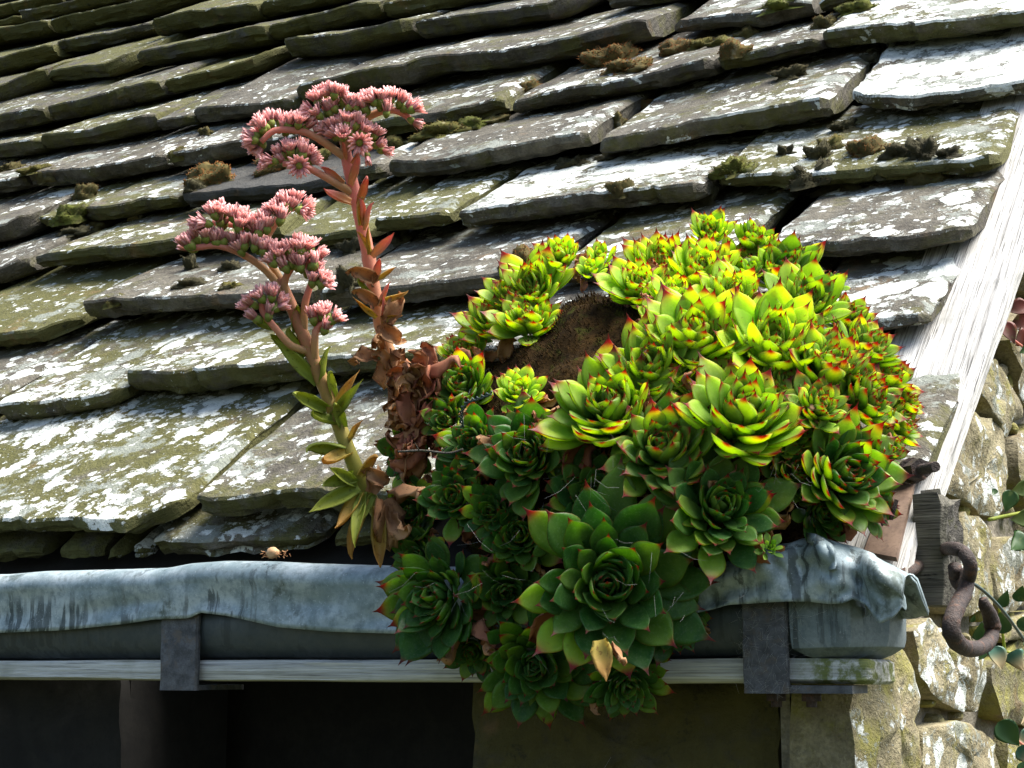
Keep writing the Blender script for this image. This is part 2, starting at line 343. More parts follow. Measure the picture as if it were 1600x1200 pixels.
def spline(pts, n):
    """Catmull-Rom through the points"""
    P = [np.array(p, float) for p in pts]; P = [2*P[0]-P[1]]+P+[2*P[-1]-P[-2]]; out = []
    m = len(P)-3
    for i in range(n+1):
        u = i/n*m; k = min(int(u), m-1); x = u-k; a, b, c, d = P[k:k+4]
        out.append(.5*((2*b)+(c-a)*x+(2*a-5*b+4*c-d)*x*x+(3*b-a-3*c+d)*x**3))
    return out

# ------------------------------------------------------------------ roof
ground = MB(); ground.add([(-300, -300, -2.4), (300, -300, -2.4), (300, 300, -2.4), (-300, 300, -2.4)], [(0, 1, 2, 3)])
tag(ground.build('ground', M['soil']), kind='structure')

C = []   # courses from the eave up: (t guess, [ (points along the bottom edge of the front face, thickness px) ])
C.append((.12, [([(-230, 838), (-80, 842), (100, 846), (212, 848), (250, 832), (305, 806)], 46), ([(312, 812), (350, 816), (430, 808), (480, 802), (550, 812), (640, 808)], 52)]))
C.append((.44, [([(0, 666), (50, 662), (112, 655), (170, 642), (210, 626)], 44), ([(207, 622), (290, 623), (400, 612), (600, 592), (690, 586)], 52), ([(1225, 557), (1387, 532), (1442, 523), (1466, 520)], 36)]))
C.append((.69, [([(-150, 570), (0, 551), (75, 540), (135, 514)], 40), ([(138, 514), (250, 503), (400, 497), (500, 489)], 42), ([(506, 492), (600, 485), (737, 472), (835, 460)], 44), ([(862, 455), (1000, 440), (1160, 424)], 36), ([(1195, 424), (1320, 416), (1425, 411), (1532, 394)], 46)]))
C.append((.94, [([(-120, 470), (0, 451), (58, 431)], 34), ([(62, 430), (175, 420), (282, 408), (400, 399), (440, 394)], 36), ([(444, 392), (520, 390), (584, 381)], 32), ([(590, 377), (650, 371), (710, 363)], 36), ([(716, 367), (800, 360), (875, 347), (950, 337), (1105, 323)], 44), ([(1115, 299), (1250, 302), (1400, 290), (1570, 272)], 36)]))
C.append((1.13, [([(-140, 400), (0, 386), (25, 380), (60, 365)], 40), ([(62, 360), (100, 362), (128, 360)], 28), ([(132, 354), (180, 350), (283, 331)], 34), ([(287, 333), (400, 322), (480, 312), (556, 297)], 36), ([(560, 296), (610, 290)], 34), ([(614, 289), (700, 286), (770, 272), (865, 254), (928, 240)], 42), ([(934, 252), (1012, 241), (1112, 222), (1200, 211), (1310, 193)], 42), ([(1328, 166), (1355, 180), (1412, 185), (1525, 172), (1640, 150)], 32)]))
C.append((1.38, [([(-90, 325), (0, 314), (48, 300)], 30), ([(52, 300), (150, 292), (262, 271)], 36), ([(266, 272), (325, 264), (400, 249), (530, 234)], 36), ([(536, 228), (630, 216), (700, 205), (795, 182)], 38), ([(800, 186), (817, 181), (895, 166), (975, 156), (1100, 131), (1118, 126)], 36), ([(1124, 126), (1200, 112), (1288, 91)], 34), ([(1292, 88), (1400, 79), (1450, 76), (1600, 54), (1700, 38)], 40)]))
C.append((1.68, [([(-110, 265), (0, 252), (68, 243)], 32), ([(72, 242), (150, 233), (248, 211)], 34), ([(252, 212), (308, 204)], 28), ([(312, 201), (400, 190), (466, 180)], 34), ([(470, 174), (560, 153), (640, 142), (700, 124), (800, 116), (900, 100), (1020, 70)], 44), ([(1056, 62), (1110, 56), (1200, 52), (1274, 36)], 36)]))
C.append((1.9, [([(-120, 228), (0, 212), (75, 197)], 36), ([(79, 196), (150, 184), (258, 157)], 36), ([(262, 155), (330, 140), (400, 121), (446, 97)], 30), ([(449, 100), (540, 91), (648, 66)], 40), ([(652, 66), (700, 60), (800, 45), (865, 36), (918, 8)], 38), ([(955, 20), (1050, 10), (1150, -8)], 34)]))
C.append((2.15, [([(-120, 190), (0, 167), (80, 137)], 36), ([(84, 135), (175, 126), (220, 105)], 30), ([(224, 112), (300, 99), (424, 76)], 36), ([(428, 74), (500, 58), (600, 37)], 36), ([(604, 35), (700, 19), (780, 0), (860, -14)], 36)]))
C.append((2.44, [([(-120, 145), (0, 122), (88, 97)], 32), ([(92, 90), (175, 74), (243, 54)], 28), ([(247, 65), (312, 52), (410, 38)], 38), ([(414, 35), (525, 14), (600, -6)], 34)]))
C.append((2.8, [([(-100, 90), (0, 74), (82, 61)], 30), ([(85, 60), (200, 36), (240, 28), (330, 3)], 34)]))
C.append((2.95, [([(-80, 62), (0, 48), (33, 40)], 18), ([(36, 42), (70, 36), (190, 8)], 26)]))
C.append((3.15, [([(-80, 46), (0, 32), (96, 10)], 24)]))
# world polylines of the bottom edges
CW = []
for tg, tiles in C:
    L = []
    for pts, th in tiles:
        w = [roof(*q) for q in pts]
        L.append(([(a, b) for a, b, _ in w], th*w[len(w)//2][2]/FPX*.92))
    CW.append([tg, L])
for tg in (3.42, 3.7): CW.append([tg, []])
rr = random.Random(3)
for ci, (tg, L) in enumerate(CW):          # the same courses go on behind the plant and beyond the frame
    L.sort(key=lambda q: q[0][0][0]); new = []
    def fill(a, b, ta, tb):
        n = max(1, round((b-a)/rr.uniform(.34, .46)))
        for i in range(n):
            x0, x1 = a+(b-a)*i/n+.004, a+(b-a)*(i+1)/n-.004
            y0 = ta+(tb-ta)*i/n+rr.uniform(-.015, .015); y1 = ta+(tb-ta)*(i+1)/n+rr.uniform(-.015, .015)
            new.append(([(x0, y0), ((x0+x1)/2, (y0+y1)/2+rr.uniform(-.006, .006)), (x1, y1)], rr.uniform(.030, .042)))
    left = -4.6; last = None
    if not L: fill(left, -.03, tg, tg)
    else:
        if L[0][0][0][0]-left > .25: fill(left, L[0][0][0][0]-.006, tg, L[0][0][0][1])
        for q, w in zip(L, L[1:]):
            if w[0][0][0]-q[0][-1][0] > .16: fill(q[0][-1][0]+.006, w[0][0][0]-.006, q[0][-1][1], w[0][0][1])
        if -.05-L[-1][0][-1][0] > .16: fill(L[-1][0][-1][0]+.006, .016 if ci == 0 else -.035, L[-1][0][-1][1], tg)
    CW[ci][1] = sorted(L+new, key=lambda q: q[0][0][0])
def t_of(ci, s):
    xs = [p for q in CW[ci][1] for p in q[0]]
    return float(np.interp(s, [p[0] for p in xs], [p[1] for p in xs]))
def make_tile(pts, th, ci, h0=0., E=None, parent=None, color=(0, 0, 0), length=1.5):
    xs = [p[0] for p in pts]; s0, s1 = xs[0]+rr.uniform(.002, .008)*(1 if pts[0][1] < 1.25 else .2), xs[-1]-rr.uniform(.002, .009)*(1 if pts[0][1] < 1.25 else .2); wd = s1-s0
    if not h0: h0 = rr.uniform(-.002, .007)
    smid = (s0+s1)/2; tm = float(np.interp(smid, xs, [p[1] for p in pts]))
    if E is None: E = max(.12, (t_of(ci+1, smid) if ci+1 < len(CW) else tm+.3)-tm)
    far = 1 if tm < 1.5 else .6
    nu = max(10, int(wd/.011*far)); nv = int(16*far)+2; Lg = E*length
    sd_ = random.random()*90; skl, skr = rr.uniform(-.05, .07), rr.uniform(-.05, .07)
    tw = rr.uniform(-.004, .004); cr = rr.uniform(.005, .018); cr2 = rr.uniform(.005, .018)
    vs = []; nr = None
    for i in range(nu+1):
        u = i/nu; s = s0+wd*u
        tb = float(np.interp(s, xs, [p[1] for p in pts]))
        el, er = s-s0, s1-s
        rnd_ = max(0, 1-el/cr)**2*cr*.9+max(0, 1-er/cr2)**2*cr2*.9
        tb += rnd_+nz(s*12, sd_, 0)*.005+nz(s*70, sd_, 5)*.0025+max(0, nz(s*9, sd_, 9)-.36)*.05+max(0, nz(s*40, sd_, 4)-.3)*.022
        edge = max(0, 1-min(el, er)/.013)**2*.010
        col = []
        def top(k):
            v = Lg*k; h = th-(th+.009)*v/E
            h += nz(s*5, (tb+v)*5, sd_)*.007+nz(s*24, (tb+v)*24, sd_)*.0026+nz(s*75, (tb+v)*75, sd_)*.0016+tw*(u-.5)*2
            sl_ = skl*(1-u)+skr*u
            return s+sl_*v+nz((tb+v)*30, sd_, 3+u)*.006, tb+v, h-edge
        ks = [1-(j/nv) for j in range(nv)]; ks = [k**1.35 for k in ks]
        for k in ks: col.append(top(k))
        s_, t_, h_ = top(0.)
        lay = [(.004, -.0015), (-.001, -.004)]
        col.append((s_, t_+.0025, h_-.0006)); col.append((s_, t_-.0012, h_-.0036))
        for f in (.30, .48, .64, .82, 1.):
            b = nz(s*30, f*5, sd_)*.006+nz(s*90, f*9, sd_+4)*.004+nz(s*9, math.floor(f*4.2)*3.7, sd_)*.006
            col.append((s_, t_-.003+b+.014*f*f+(.008 if f == 1. else 0), h_-.004-(h_-.004-.0015)*f+nz(s*40, f*4, sd_)*.002))
        col.append((s_, t_+.06, -.002-.06*th/E)); col.append((s_, t_+Lg, th*(1-length)-th-.004))
        vs += col; nr = len(col)
    fs = [(i*nr+j, i*nr+j+1, (i+1)*nr+j+1, (i+1)*nr+j) for i in range(nu) for j in range(nr-1)]
    fs += [(i*nr+nr-1, i*nr, (i+1)*nr, (i+1)*nr+nr-1) for i in range(nu)]
    fs += [tuple(range(nr))[::-1], tuple(nu*nr+j for j in range(nr))]
    W_ = [rf(a, b, c+h0) for a, b, c in vs]
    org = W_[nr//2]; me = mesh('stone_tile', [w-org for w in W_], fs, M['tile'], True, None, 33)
    return put('stone_tile', me, parent, org, color)
ROOF = empty('stone_roof', rf(-.6, .1), 'old stone slate roof sloping up from the gutter, mottled with white lichen and moss', 'roof')
OVR = {(4, 3): (.03, .9, 0.), (7, 2): (.12, .0, 1.35), (2, 0): (.30, .0, .9), (0, 0): (.62, .1, .8), (1, 0): (.62, 0, .6), (4, 6): (.50, .15, .35), (5, 6): (.95, 0, .5), (4, 7): (1.15, 0, .3), (3, 5): (.55, 0, .7), (3, 4): (.85, 0, .4)}
for ci, (tg, L) in enumerate(CW):
    for k, (pts, th) in enumerate(L):
        s = (pts[0][0]+pts[-1][0])/2
        upleft = max(0., min(1., (tg-1.55)/.6))*max(0., min(1., (-s-.75)/.5))          # the upper left is darker, greener and nearly bare of white crusts
        lr = (.40+.20*max(0., min(1., (s+1.2)/.9)))*(1-upleft)+rr.uniform(-.14, .14)*(1-upleft)+.09*upleft; dk = rr.uniform(0, .3)+.4*upleft; al = rr.uniform(.1, .75)*(1-.4*upleft)+.38*upleft
        tr0 = None
        for key, val in OVR.items():
            if key[0] == ci:
                tp = C[ci][1]
                if key[1] < len(tp):
                    x0 = roof(*tp[key[1]][0][0])[0]
                    if abs(x0-pts[0][0]) < 1e-4: tr0 = val
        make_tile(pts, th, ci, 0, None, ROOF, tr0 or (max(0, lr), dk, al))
# the thin under-eave stones below the first course
for px, th, col in (([(-150, 884), (-60, 886), (72, 880)], .030, (.05, .5, .5)), ([(92, 884), (165, 880)], .026, (.05, .5, .7)), ([(172, 876), (190, 880), (204, 876)], .016, (.2, .1, 1.1)), ([(207, 879), (225, 881), (240, 878)], .018, (.7, .1, .7)), ([(243, 879), (330, 874), (430, 868), (512, 864)], .030, (.62, .0, .5)), ([(522, 862), (590, 860), (640, 858)], .026, (.1, .2, .7))):
    w = [roof(q[0], q[1], -.04)[:2] for q in px]
    make_tile(w, th, 0, -.04, .9, ROOF, col, .35)
dk = MB()
A, B = -4.8, -.075
dk.add([rf(A, .06, -.062), rf(B, .06, -.062), rf(B, 3.95, -.09), rf(A, 3.95, -.09), rf(A, .06, -.085), rf(B, .06, -.085), rf(B, 3.95, -.115), rf(A, 3.95, -.115)], [(0, 1, 2, 3), (7, 6, 5, 4), (0, 4, 5, 1), (1, 5, 6, 2), (2, 6, 7, 3), (3, 7, 4, 0)])
dk.build('roof_boarding', M['dark'], ROOF, smooth=False)

# verge timber: flat plank under the tile ends, notched round the beam at its foot
def sheet(name, outline, h0, h1, m, parent, sub=.012):
    """thick plank lying along the slope: outline in (x, t)"""
    n = len(outline); top = [rf(a, b, h1) for a, b in outline]; bot = [rf(a, b, h0) for a, b in outline]
    fs = [tuple(range(n)), tuple(range(n, 2*n))[::-1]]+[(i, i+n, (i+1) % n+n, (i+1) % n) for i in range(n)]
    return put(name, mesh(name, top+bot, fs, m, False), parent)
hv = -.006
def RX(x, y): return roof(x, y, hv)[:2]
b1, b2 = RX(1600, 395), RX(1468, 763); cut = RX(1434, 765); foot = RX(1416, 905); f2 = RX(1380, 905)
VERGE = empty('verge_board', rf(.02, .2), 'sun bleached white timber plank running up the verge beside the roof tiles', 'board')
edge = []
for i in range(60):
    t = b2[1]+(3.8-b2[1])*(i/59)**1.6; x = b2[0]+(b1[0]-b2[0])*min(1., (t-b2[1])/(b1[1]-b2[1]))+nz(t*9, 2, 2)*.003+nz(t*40, 1, 1)*.0012; edge.append((x, t))
sheet('plank', [(-.09, foot[1]), (foot[0], foot[1]), (cut[0]+.003, cut[1]-.002), (b2[0], b2[1])]+edge+[(-.09, 3.8)], hv-.016, hv, M['barge'], VERGE)

# brown iron angle fixed on the foot of the plank, with its bolt and two nails
ANG = empty('iron_angle', rf(-.02, .1, 0), 'rusty brown iron angle bar lying on the foot of the bleached verge plank', 'iron bar')
a0 = [roof(x, y, -.001)[:2] for x, y in ((1352, 870), (1403, 880), (1434, 742), (1400, 742))]
mb = MB()
up0 = .006
q = [rf(a0[0][0], a0[0][1], up0), rf(a0[1][0], a0[1][1], up0), rf(a0[2][0], a0[2][1]+.02, up0), rf(a0[3][0], a0[3][1]+.02, up0)]
mb.add(q+[v-N*.0055 for v in q], [(0, 1, 2, 3), (7, 6, 5, 4), (0, 4, 5, 1), (1, 5, 6, 2), (2, 6, 7, 3), (3, 7, 4, 0)])
mb.build('flange', M['rustbar'], ANG, smooth=False)
mb = MB(); q2 = [q[0]+np.array([-.012, 0, 0])-N*.02, q[0]-N*.001, q[3]-N*.001, q[3]+np.array([-.012, 0, 0])-N*.02]
mb.add(q2+[v-N*.004+np.array([-.003, 0, 0]) for v in q2], [(0, 1, 2, 3), (7, 6, 5, 4), (0, 4, 5, 1), (1, 5, 6, 2), (2, 6, 7, 3), (3, 7, 4, 0)])
mb.build('web', M['iron'], ANG, smooth=False)
mb = MB(); mb.tube([at(1392, 812, 1.583), at(1401, 781, 1.585)], [.0022, .0022], 6); mb.build('nail', M['iron'], ANG)
mb = MB(); mb.tube([at(1374, 808, 1.575), at(1379, 822, 1.572)], [.0013, .001], 6); mb.build('nail', M['iron'], ANG)
BOLT = empty('threaded_bolt', at(1440, 733, 1.56), 'dark rusty bolt end with a nut sticking out over the white verge plank', 'bolt')
p0, p1 = at(1424, 736, 1.60), at(1462, 729, 1.53)
mb = MB(); pts = []; rad = []
for i in range(41): pts.append(p0+(p1-p0)*i/40); rad.append(.0043+(.0007 if i % 2 else 0))
mb.tube(pts, rad, 10); mb.build('shank', M['iron'], BOLT, sharp=40)
mb = MB(); mb.tube([p0+(p1-p0)*.05, p0+(p1-p0)*.42], [.0105, .0105], 6); mb.build('nut', M['iron'], BOLT, smooth=False)
mb = MB(); mb.tube([p0-(p1-p0)*.05, p0+(p1-p0)*.05], [.0125, .0125], 16); mb.build('washer', M['iron'], BOLT, sharp=40)

# ------------------------------------------------------------------ walls
def rock(poly, nrm, depth, m, name, parent, color, rough=1., rings=(.0, .28, .52, .72, .86, .95, 1.), skirt=.05, seed=0, dome=1.):
    """rounded irregular stone: poly of world points in a plane, bulging out along nrm"""
    poly = [np.array(p, float) for p in poly]; c = sum(poly)/len(poly); n = 46
    P2 = poly+[poly[0]]; out = []
    seg = [np.linalg.norm(P2[i+1]-P2[i]) for i in range(len(poly))]; tot = sum(seg); acc = 0; k = 0; cum = [0]
    for s_ in seg: cum.append(cum[-1]+s_)
    for i in range(n):
        d = tot*i/n; k = max(j for j in range(len(poly)) if cum[j] <= d+1e-12); f = (d-cum[k])/max(1e-9, seg[k]); out.append(P2[k]*(1-f)+P2[k+1]*f)
    out = [out[i]*.6+out[(i+1) % n]*.2+out[i-1]*.2 for i in range(n)]
    nrm = np.array(nrm, float); vs = [c+nrm*depth]; size = math.sqrt(tot/4)*.5
    for r_ in rings[1:]:
        for q in out:
            p = c+(q-c)*r_; z = depth*(1-dome*max(0, (r_-.45)/.55)**2.4*.75)
            z += rough*(nz(*(p*16+seed))*.014+nz(*(p*45+seed))*.007+nz(*(p*120+seed))*.0035)*(1-.35*r_)
            p = p+nrm*z+np.array([nz(*(p*25+seed+3)), nz(*(p*25+seed+7)), nz(*(p*25+seed+11))])*.005*rough
            vs.append(p)
    for q in out: vs.append(c+(q-c)*1.0-nrm*skirt)
    R_ = len(rings)
    fs = [(0, 1+i, 1+(i+1) % n) for i in range(n)]
    for r in range(R_-1):
        a = 1+r*n; fs += [(a+i, a+n+i, a+n+(i+1) % n, a+(i+1) % n) for i in range(n)]
    if np.dot(np.cross(out[0]-c, out[n//4]-c), nrm) < 0: fs = [f[::-1] for f in fs]
    me = mesh(name, [v-c for v in vs], fs, m, True, None, 60)
    return put(name, me, parent, c, color)
GX = -.05
GABLE = empty('gable_wall', (GX, .5, -.3), 'sunlit rubble stone gable wall under the verge, crusted with pale lichen', 'wall')
g = MB(); zt = lambda y: math.tan(SLOPE)*y-.14
g.add([(GX-.035, .045, -2.4), (GX-.035, 4, -2.4), (GX-.035, 4, zt(4)), (GX-.035, .045, zt(.05)+.02)], [(0, 1, 2, 3)])
vv = []; ff = []; ny, nzv = 90, 90
for i in range(ny+1):
    for j in range(nzv+1):
        y = .045+1.5*i/ny; z = -.55+1.5*j/nzv
        z = min(z, zt(y)+.09); vv.append((GX-.016+nz(y*40, z*40, 1)*.008+nz(y*110, z*110, 4)*.005, y, z))
ff = [(i*(nzv+1)+j, (i+1)*(nzv+1)+j, (i+1)*(nzv+1)+j+1, i*(nzv+1)+j+1) for i in range(ny) for j in range(nzv)]
g.add(vv, ff); g.build('mortar', M['mortar'], GABLE)
ST = [([(1474, 700), (1500, 640), (1542, 660), (1563, 705), (1568, 762), (1560, 815), (1530, 806), (1490, 783), (1455, 768)], (0.61, 0, 0.19)),
      ([(1516, 600), (1545, 560), (1574, 600), (1586, 650), (1562, 688), (1535, 650)], (0.42, .1, 0.33)),
      ([(1562, 530), (1600, 480), (1650, 500), (1650, 620), (1598, 640), (1580, 590)], (0.50, .1, 0.17)),
      ([(1486, 800), (1513, 806), (1534, 832), (1539, 890), (1535, 950), (1505, 962), (1470, 955), (1470, 850)], (0.42, 0, 0.30)),
      ([(1416, 985), (1440, 968), (1480, 985), (1522, 1025), (1527, 1062), (1520, 1110), (1490, 1112), (1440, 1088), (1422, 1050)], (0.62, 0, 0.28)),
      ([(1434, 1140), (1470, 1128), (1505, 1130), (1545, 1155), (1556, 1200), (1550, 1290), (1436, 1290)], (0.54, 0, 0.22)),
      ([(1538, 1040), (1580, 1000), (1650, 1030), (1650, 1120), (1595, 1135), (1545, 1120)], (0.09, .45, 0.50)),
      ([(1545, 880), (1566, 835), (1592, 860), (1594, 940), (1562, 965), (1543, 935)], (0.50, .05, 0.22)),
      ([(1580, 690), (1610, 660), (1660, 690), (1660, 790), (1602, 800), (1578, 745)], (0.42, .2, 0.28)),
      ([(1600, 815), (1660, 805), (1660, 930), (1604, 940)], (0.34, .3, 0.33)),
      ([(1565, 1150), (1610, 1145), (1660, 1150), (1660, 1290), (1566, 1290)], (0.16, .4, 0.44)),
      ([(1552, 975), (1600, 955), (1650, 950), (1650, 1010), (1585, 988), (1556, 1010)], (0.26, .2, 0.39)),
      ([(1600, 380), (1660, 330), (1700, 420), (1690, 490), (1640, 480), (1604, 460)], (0.42, .1, 0.22))]
for k, (pl, col) in enumerate(ST):
    rock([plane(x, y, 0, GX) for x, y in pl], (1, 0, 0), .014, M['wall'], 'stone', GABLE, col, 1.05, seed=k*3.1, dome=.5)
rg = random.Random(8)
for k in range(70):                              # small pinning stones in the joints
    x, y = rg.uniform(1410, 1600), rg.uniform(520, 1200); c = plane(x, y, 0, GX-.004); q = rg.uniform(.006, .016)
    if c[1] < .10 or c[2] > math.tan(SLOPE)*c[1]-.03: continue
    rock([c+np.array([0, math.cos(a)*q*rg.uniform(.8, 1.5), math.sin(a)*q*rg.uniform(.6, 1.1)]) for a in [i*PI/3.5 for i in range(7)]], (1, 0, 0), .006, M['wall'], 'pinning_stone', GABLE, (rg.uniform(.0, .4), rg.uniform(0, .4), rg.uniform(.1, .8)), .5, rings=(0., .5, .8, 1.), skirt=.015, seed=k*1.7)
FY = .03
FRONT = empty('front_wall', (-.4, FY, -.3), 'dark shaded front wall of big stones below the eave board', 'wall')
def FP(x, y): return plane(x, y, 1, FY)
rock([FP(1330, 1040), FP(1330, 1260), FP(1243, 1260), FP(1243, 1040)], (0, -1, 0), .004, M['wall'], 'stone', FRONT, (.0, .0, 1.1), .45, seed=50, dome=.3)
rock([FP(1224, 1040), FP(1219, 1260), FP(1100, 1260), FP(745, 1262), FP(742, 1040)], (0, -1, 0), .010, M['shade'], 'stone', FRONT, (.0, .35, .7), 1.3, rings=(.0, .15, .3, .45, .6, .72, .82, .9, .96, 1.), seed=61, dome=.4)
rock([FP(193, 1040), FP(193, 1262), FP(-120, 1262), FP(-120, 1040)], (0, -1, 0), .004, M['dark'], 'stone', FRONT, (.0, 1., .0), .6, seed=72, dome=.4)  # left stone painted near black for the shade it stands in
# corner stone: its gable face catches the light
rock([plane(1333, 1035, 0, GX+.004), plane(1362, 1000, 0, GX), plane(1388, 1003, 0, GX), plane(1412, 1035, 0, GX), plane(1422, 1080, 0, GX), plane(1418, 1130, 0, GX), plane(1428, 1200, 0, GX), plane(1428, 1290, 0, GX), plane(1331, 1290, 0, GX+.004), plane(1328, 1150, 0, GX+.004)], (1, 0, 0), .012, M['wall'], 'stone', GABLE, (.30, .0, .38), 1.3, seed=81, skirt=.06)
b = MB()
e1, e2, e3 = FP(1336, 1100)[0], FP(742, 1100)[0], FP(193, 1100)[0]
b.box((e2, FY+.012, -2.4), (GX-.02, FY+.20, -.03)); b.box((-4.5, FY+.012, -2.4), (e3, FY+.20, -.03)); b.box((-4.5, FY+.26, -2.4), (e2+.2, FY+.30, -.02))
b.build('core', M['dark'], FRONT, smooth=False)
b = MB(); b.box((FP(1241, 1100)[0], FY-.012, -.6), (FP(1226, 1100)[0], FY+.0125, -.095)); b.build('mortar_joint', M['mortar'], FRONT, smooth=False)

# ------------------------------------------------------------------ beam end with hook
BEAM = empty('beam', (.02, .09, .02), 'cracked weathered timber beam end projecting from the gable below the verge plank', 'beam')
bx0, bx1 = plane(1429, 860, 1, .065)[0], plane(1477, 860, 1, .065)[0]; bz1, bz0 = plane(1450, 773, 1, .065)[2], plane(1450, 946, 1, .065)[2]
vs = []; nX, nP = 40, 44
for i in range(nX+1):
    x = bx0+(bx1-bx0)*i/nX
    for k in range(nP):
        u = k/nP*4; s_ = int(u); f = u-s_
        cy, cz = [(f, 0), (1, f), (1-f, 1), (0, 1-f)][s_]
        y = .065+.062*cy; z = bz0+(bz1-bz0)*cz
        e = i/nX
        cr_ = max(0, nz(z*90, y*60, 2))*.006*e
        dx = nz(y*40, z*40, 7)*.008*max(0, e-.7)/.3
        if cy == 0: y += nz(x*8, z*110, 3)*.0022+cr_
        if cz == 1: z += nz(x*20, y*120, 3)*.003-(.018*max(0, e-.8)/.2*(1-cy) if True else 0)
        if cy == 0 and e > .86: y += (e-.86)*.05*(1+nz(z*60, 3, 3))
        vs.append((x+dx, y, z))
fs = [(i*nP+k, i*nP+(k+1) % nP, (i+1)*nP+(k+1) % nP, (i+1)*nP+k) for i in range(nX) for k in range(nP)]
fs = [f[::-1] for f in fs]
c_ = len(vs); base = nX*nP
ring = [np.array(v) for v in vs[base:base+nP]]; cen = sum(ring)/nP
for r_ in (.8, .6, .4, .2):
    for q in ring:
        p = cen+(q-cen)*r_; vs.append((p[0]+nz(p[1]*90, p[2]*160, 5)*.006-.003, p[1], p[2]))
vs.append(tuple(cen)); mi = [0]*len(fs)
prev = base
for r_ in range(4):
    cur = c_+r_*nP
    for k in range(nP): fs.append((prev+(k+1) % nP, prev+k, cur+k, cur+(k+1) % nP)); mi.append(1)
    prev = cur
for k in range(nP): fs.append((prev+(k+1) % nP, prev+k, len(vs)-1)); mi.append(1)
put('timber', mesh('timber', vs, fs, [M['beam'], M['beam_end']], True, None, 50, mi), BEAM)
mb = MB(); mb.box((-.10, .068, bz0+.004), (bx0+.001, .148, .030)); mb.build('tenon', M['beam'], BEAM, smooth=False)
HOOK = empty('iron_hook', at(1500, 860, 1.70), 'big rusty iron S hook hanging from the beam end beside the gable', 'hook')
hx = .075
def hp(x, y, d=0.): return plane(x, y, 0, hx+d)
pts = spline([hp(1513, 893, .0), hp(1507, 925), hp(1497, 945), hp(1487, 970), hp(1488, 992), hp(1502, 1009), hp(1523, 1014), hp(1543, 1005), hp(1551, 985), hp(1546, 960), hp(1538, 945), hp(1536, 935)], 60)
rad = [.0068+.0012*math.sin(PI*min(1, i/40)) if i < 44 else .0078*(1-((i-44)/17)**1.5*.55) for i in range(61)]
rad = [r_*(1+.13*nz(i*.5, 1, 1)+.08*nz(i*1.7, 4, 1)) for i, r_ in enumerate(rad)]
mb = MB(); mb.tube(pts, rad, 14); o = mb.build('hook', M['iron'], HOOK)
mb = MB(); pts = spline([plane(1472, 858, 0, bx1-.02), hp(1490, 857, -.012), hp(1506, 864, .002), hp(1516, 882, .008), hp(1514, 902, .003), hp(1503, 914, -.008), hp(1494, 905, -.014), hp(1492, 885, -.012)], 40)
mb.tube(pts, [.0064]*41, 12); mb.build('eye', M['iron'], HOOK)
STP = MB(); STP.tube([at(1398, 905, 1.60), at(1415, 897, 1.605), at(1437, 882, 1.66)], [.006, .0065, .006], 8)
tag(STP.build('iron_spike', M['iron']), 'iron spike end showing between the crumpled lead corner and the beam', 'spike')

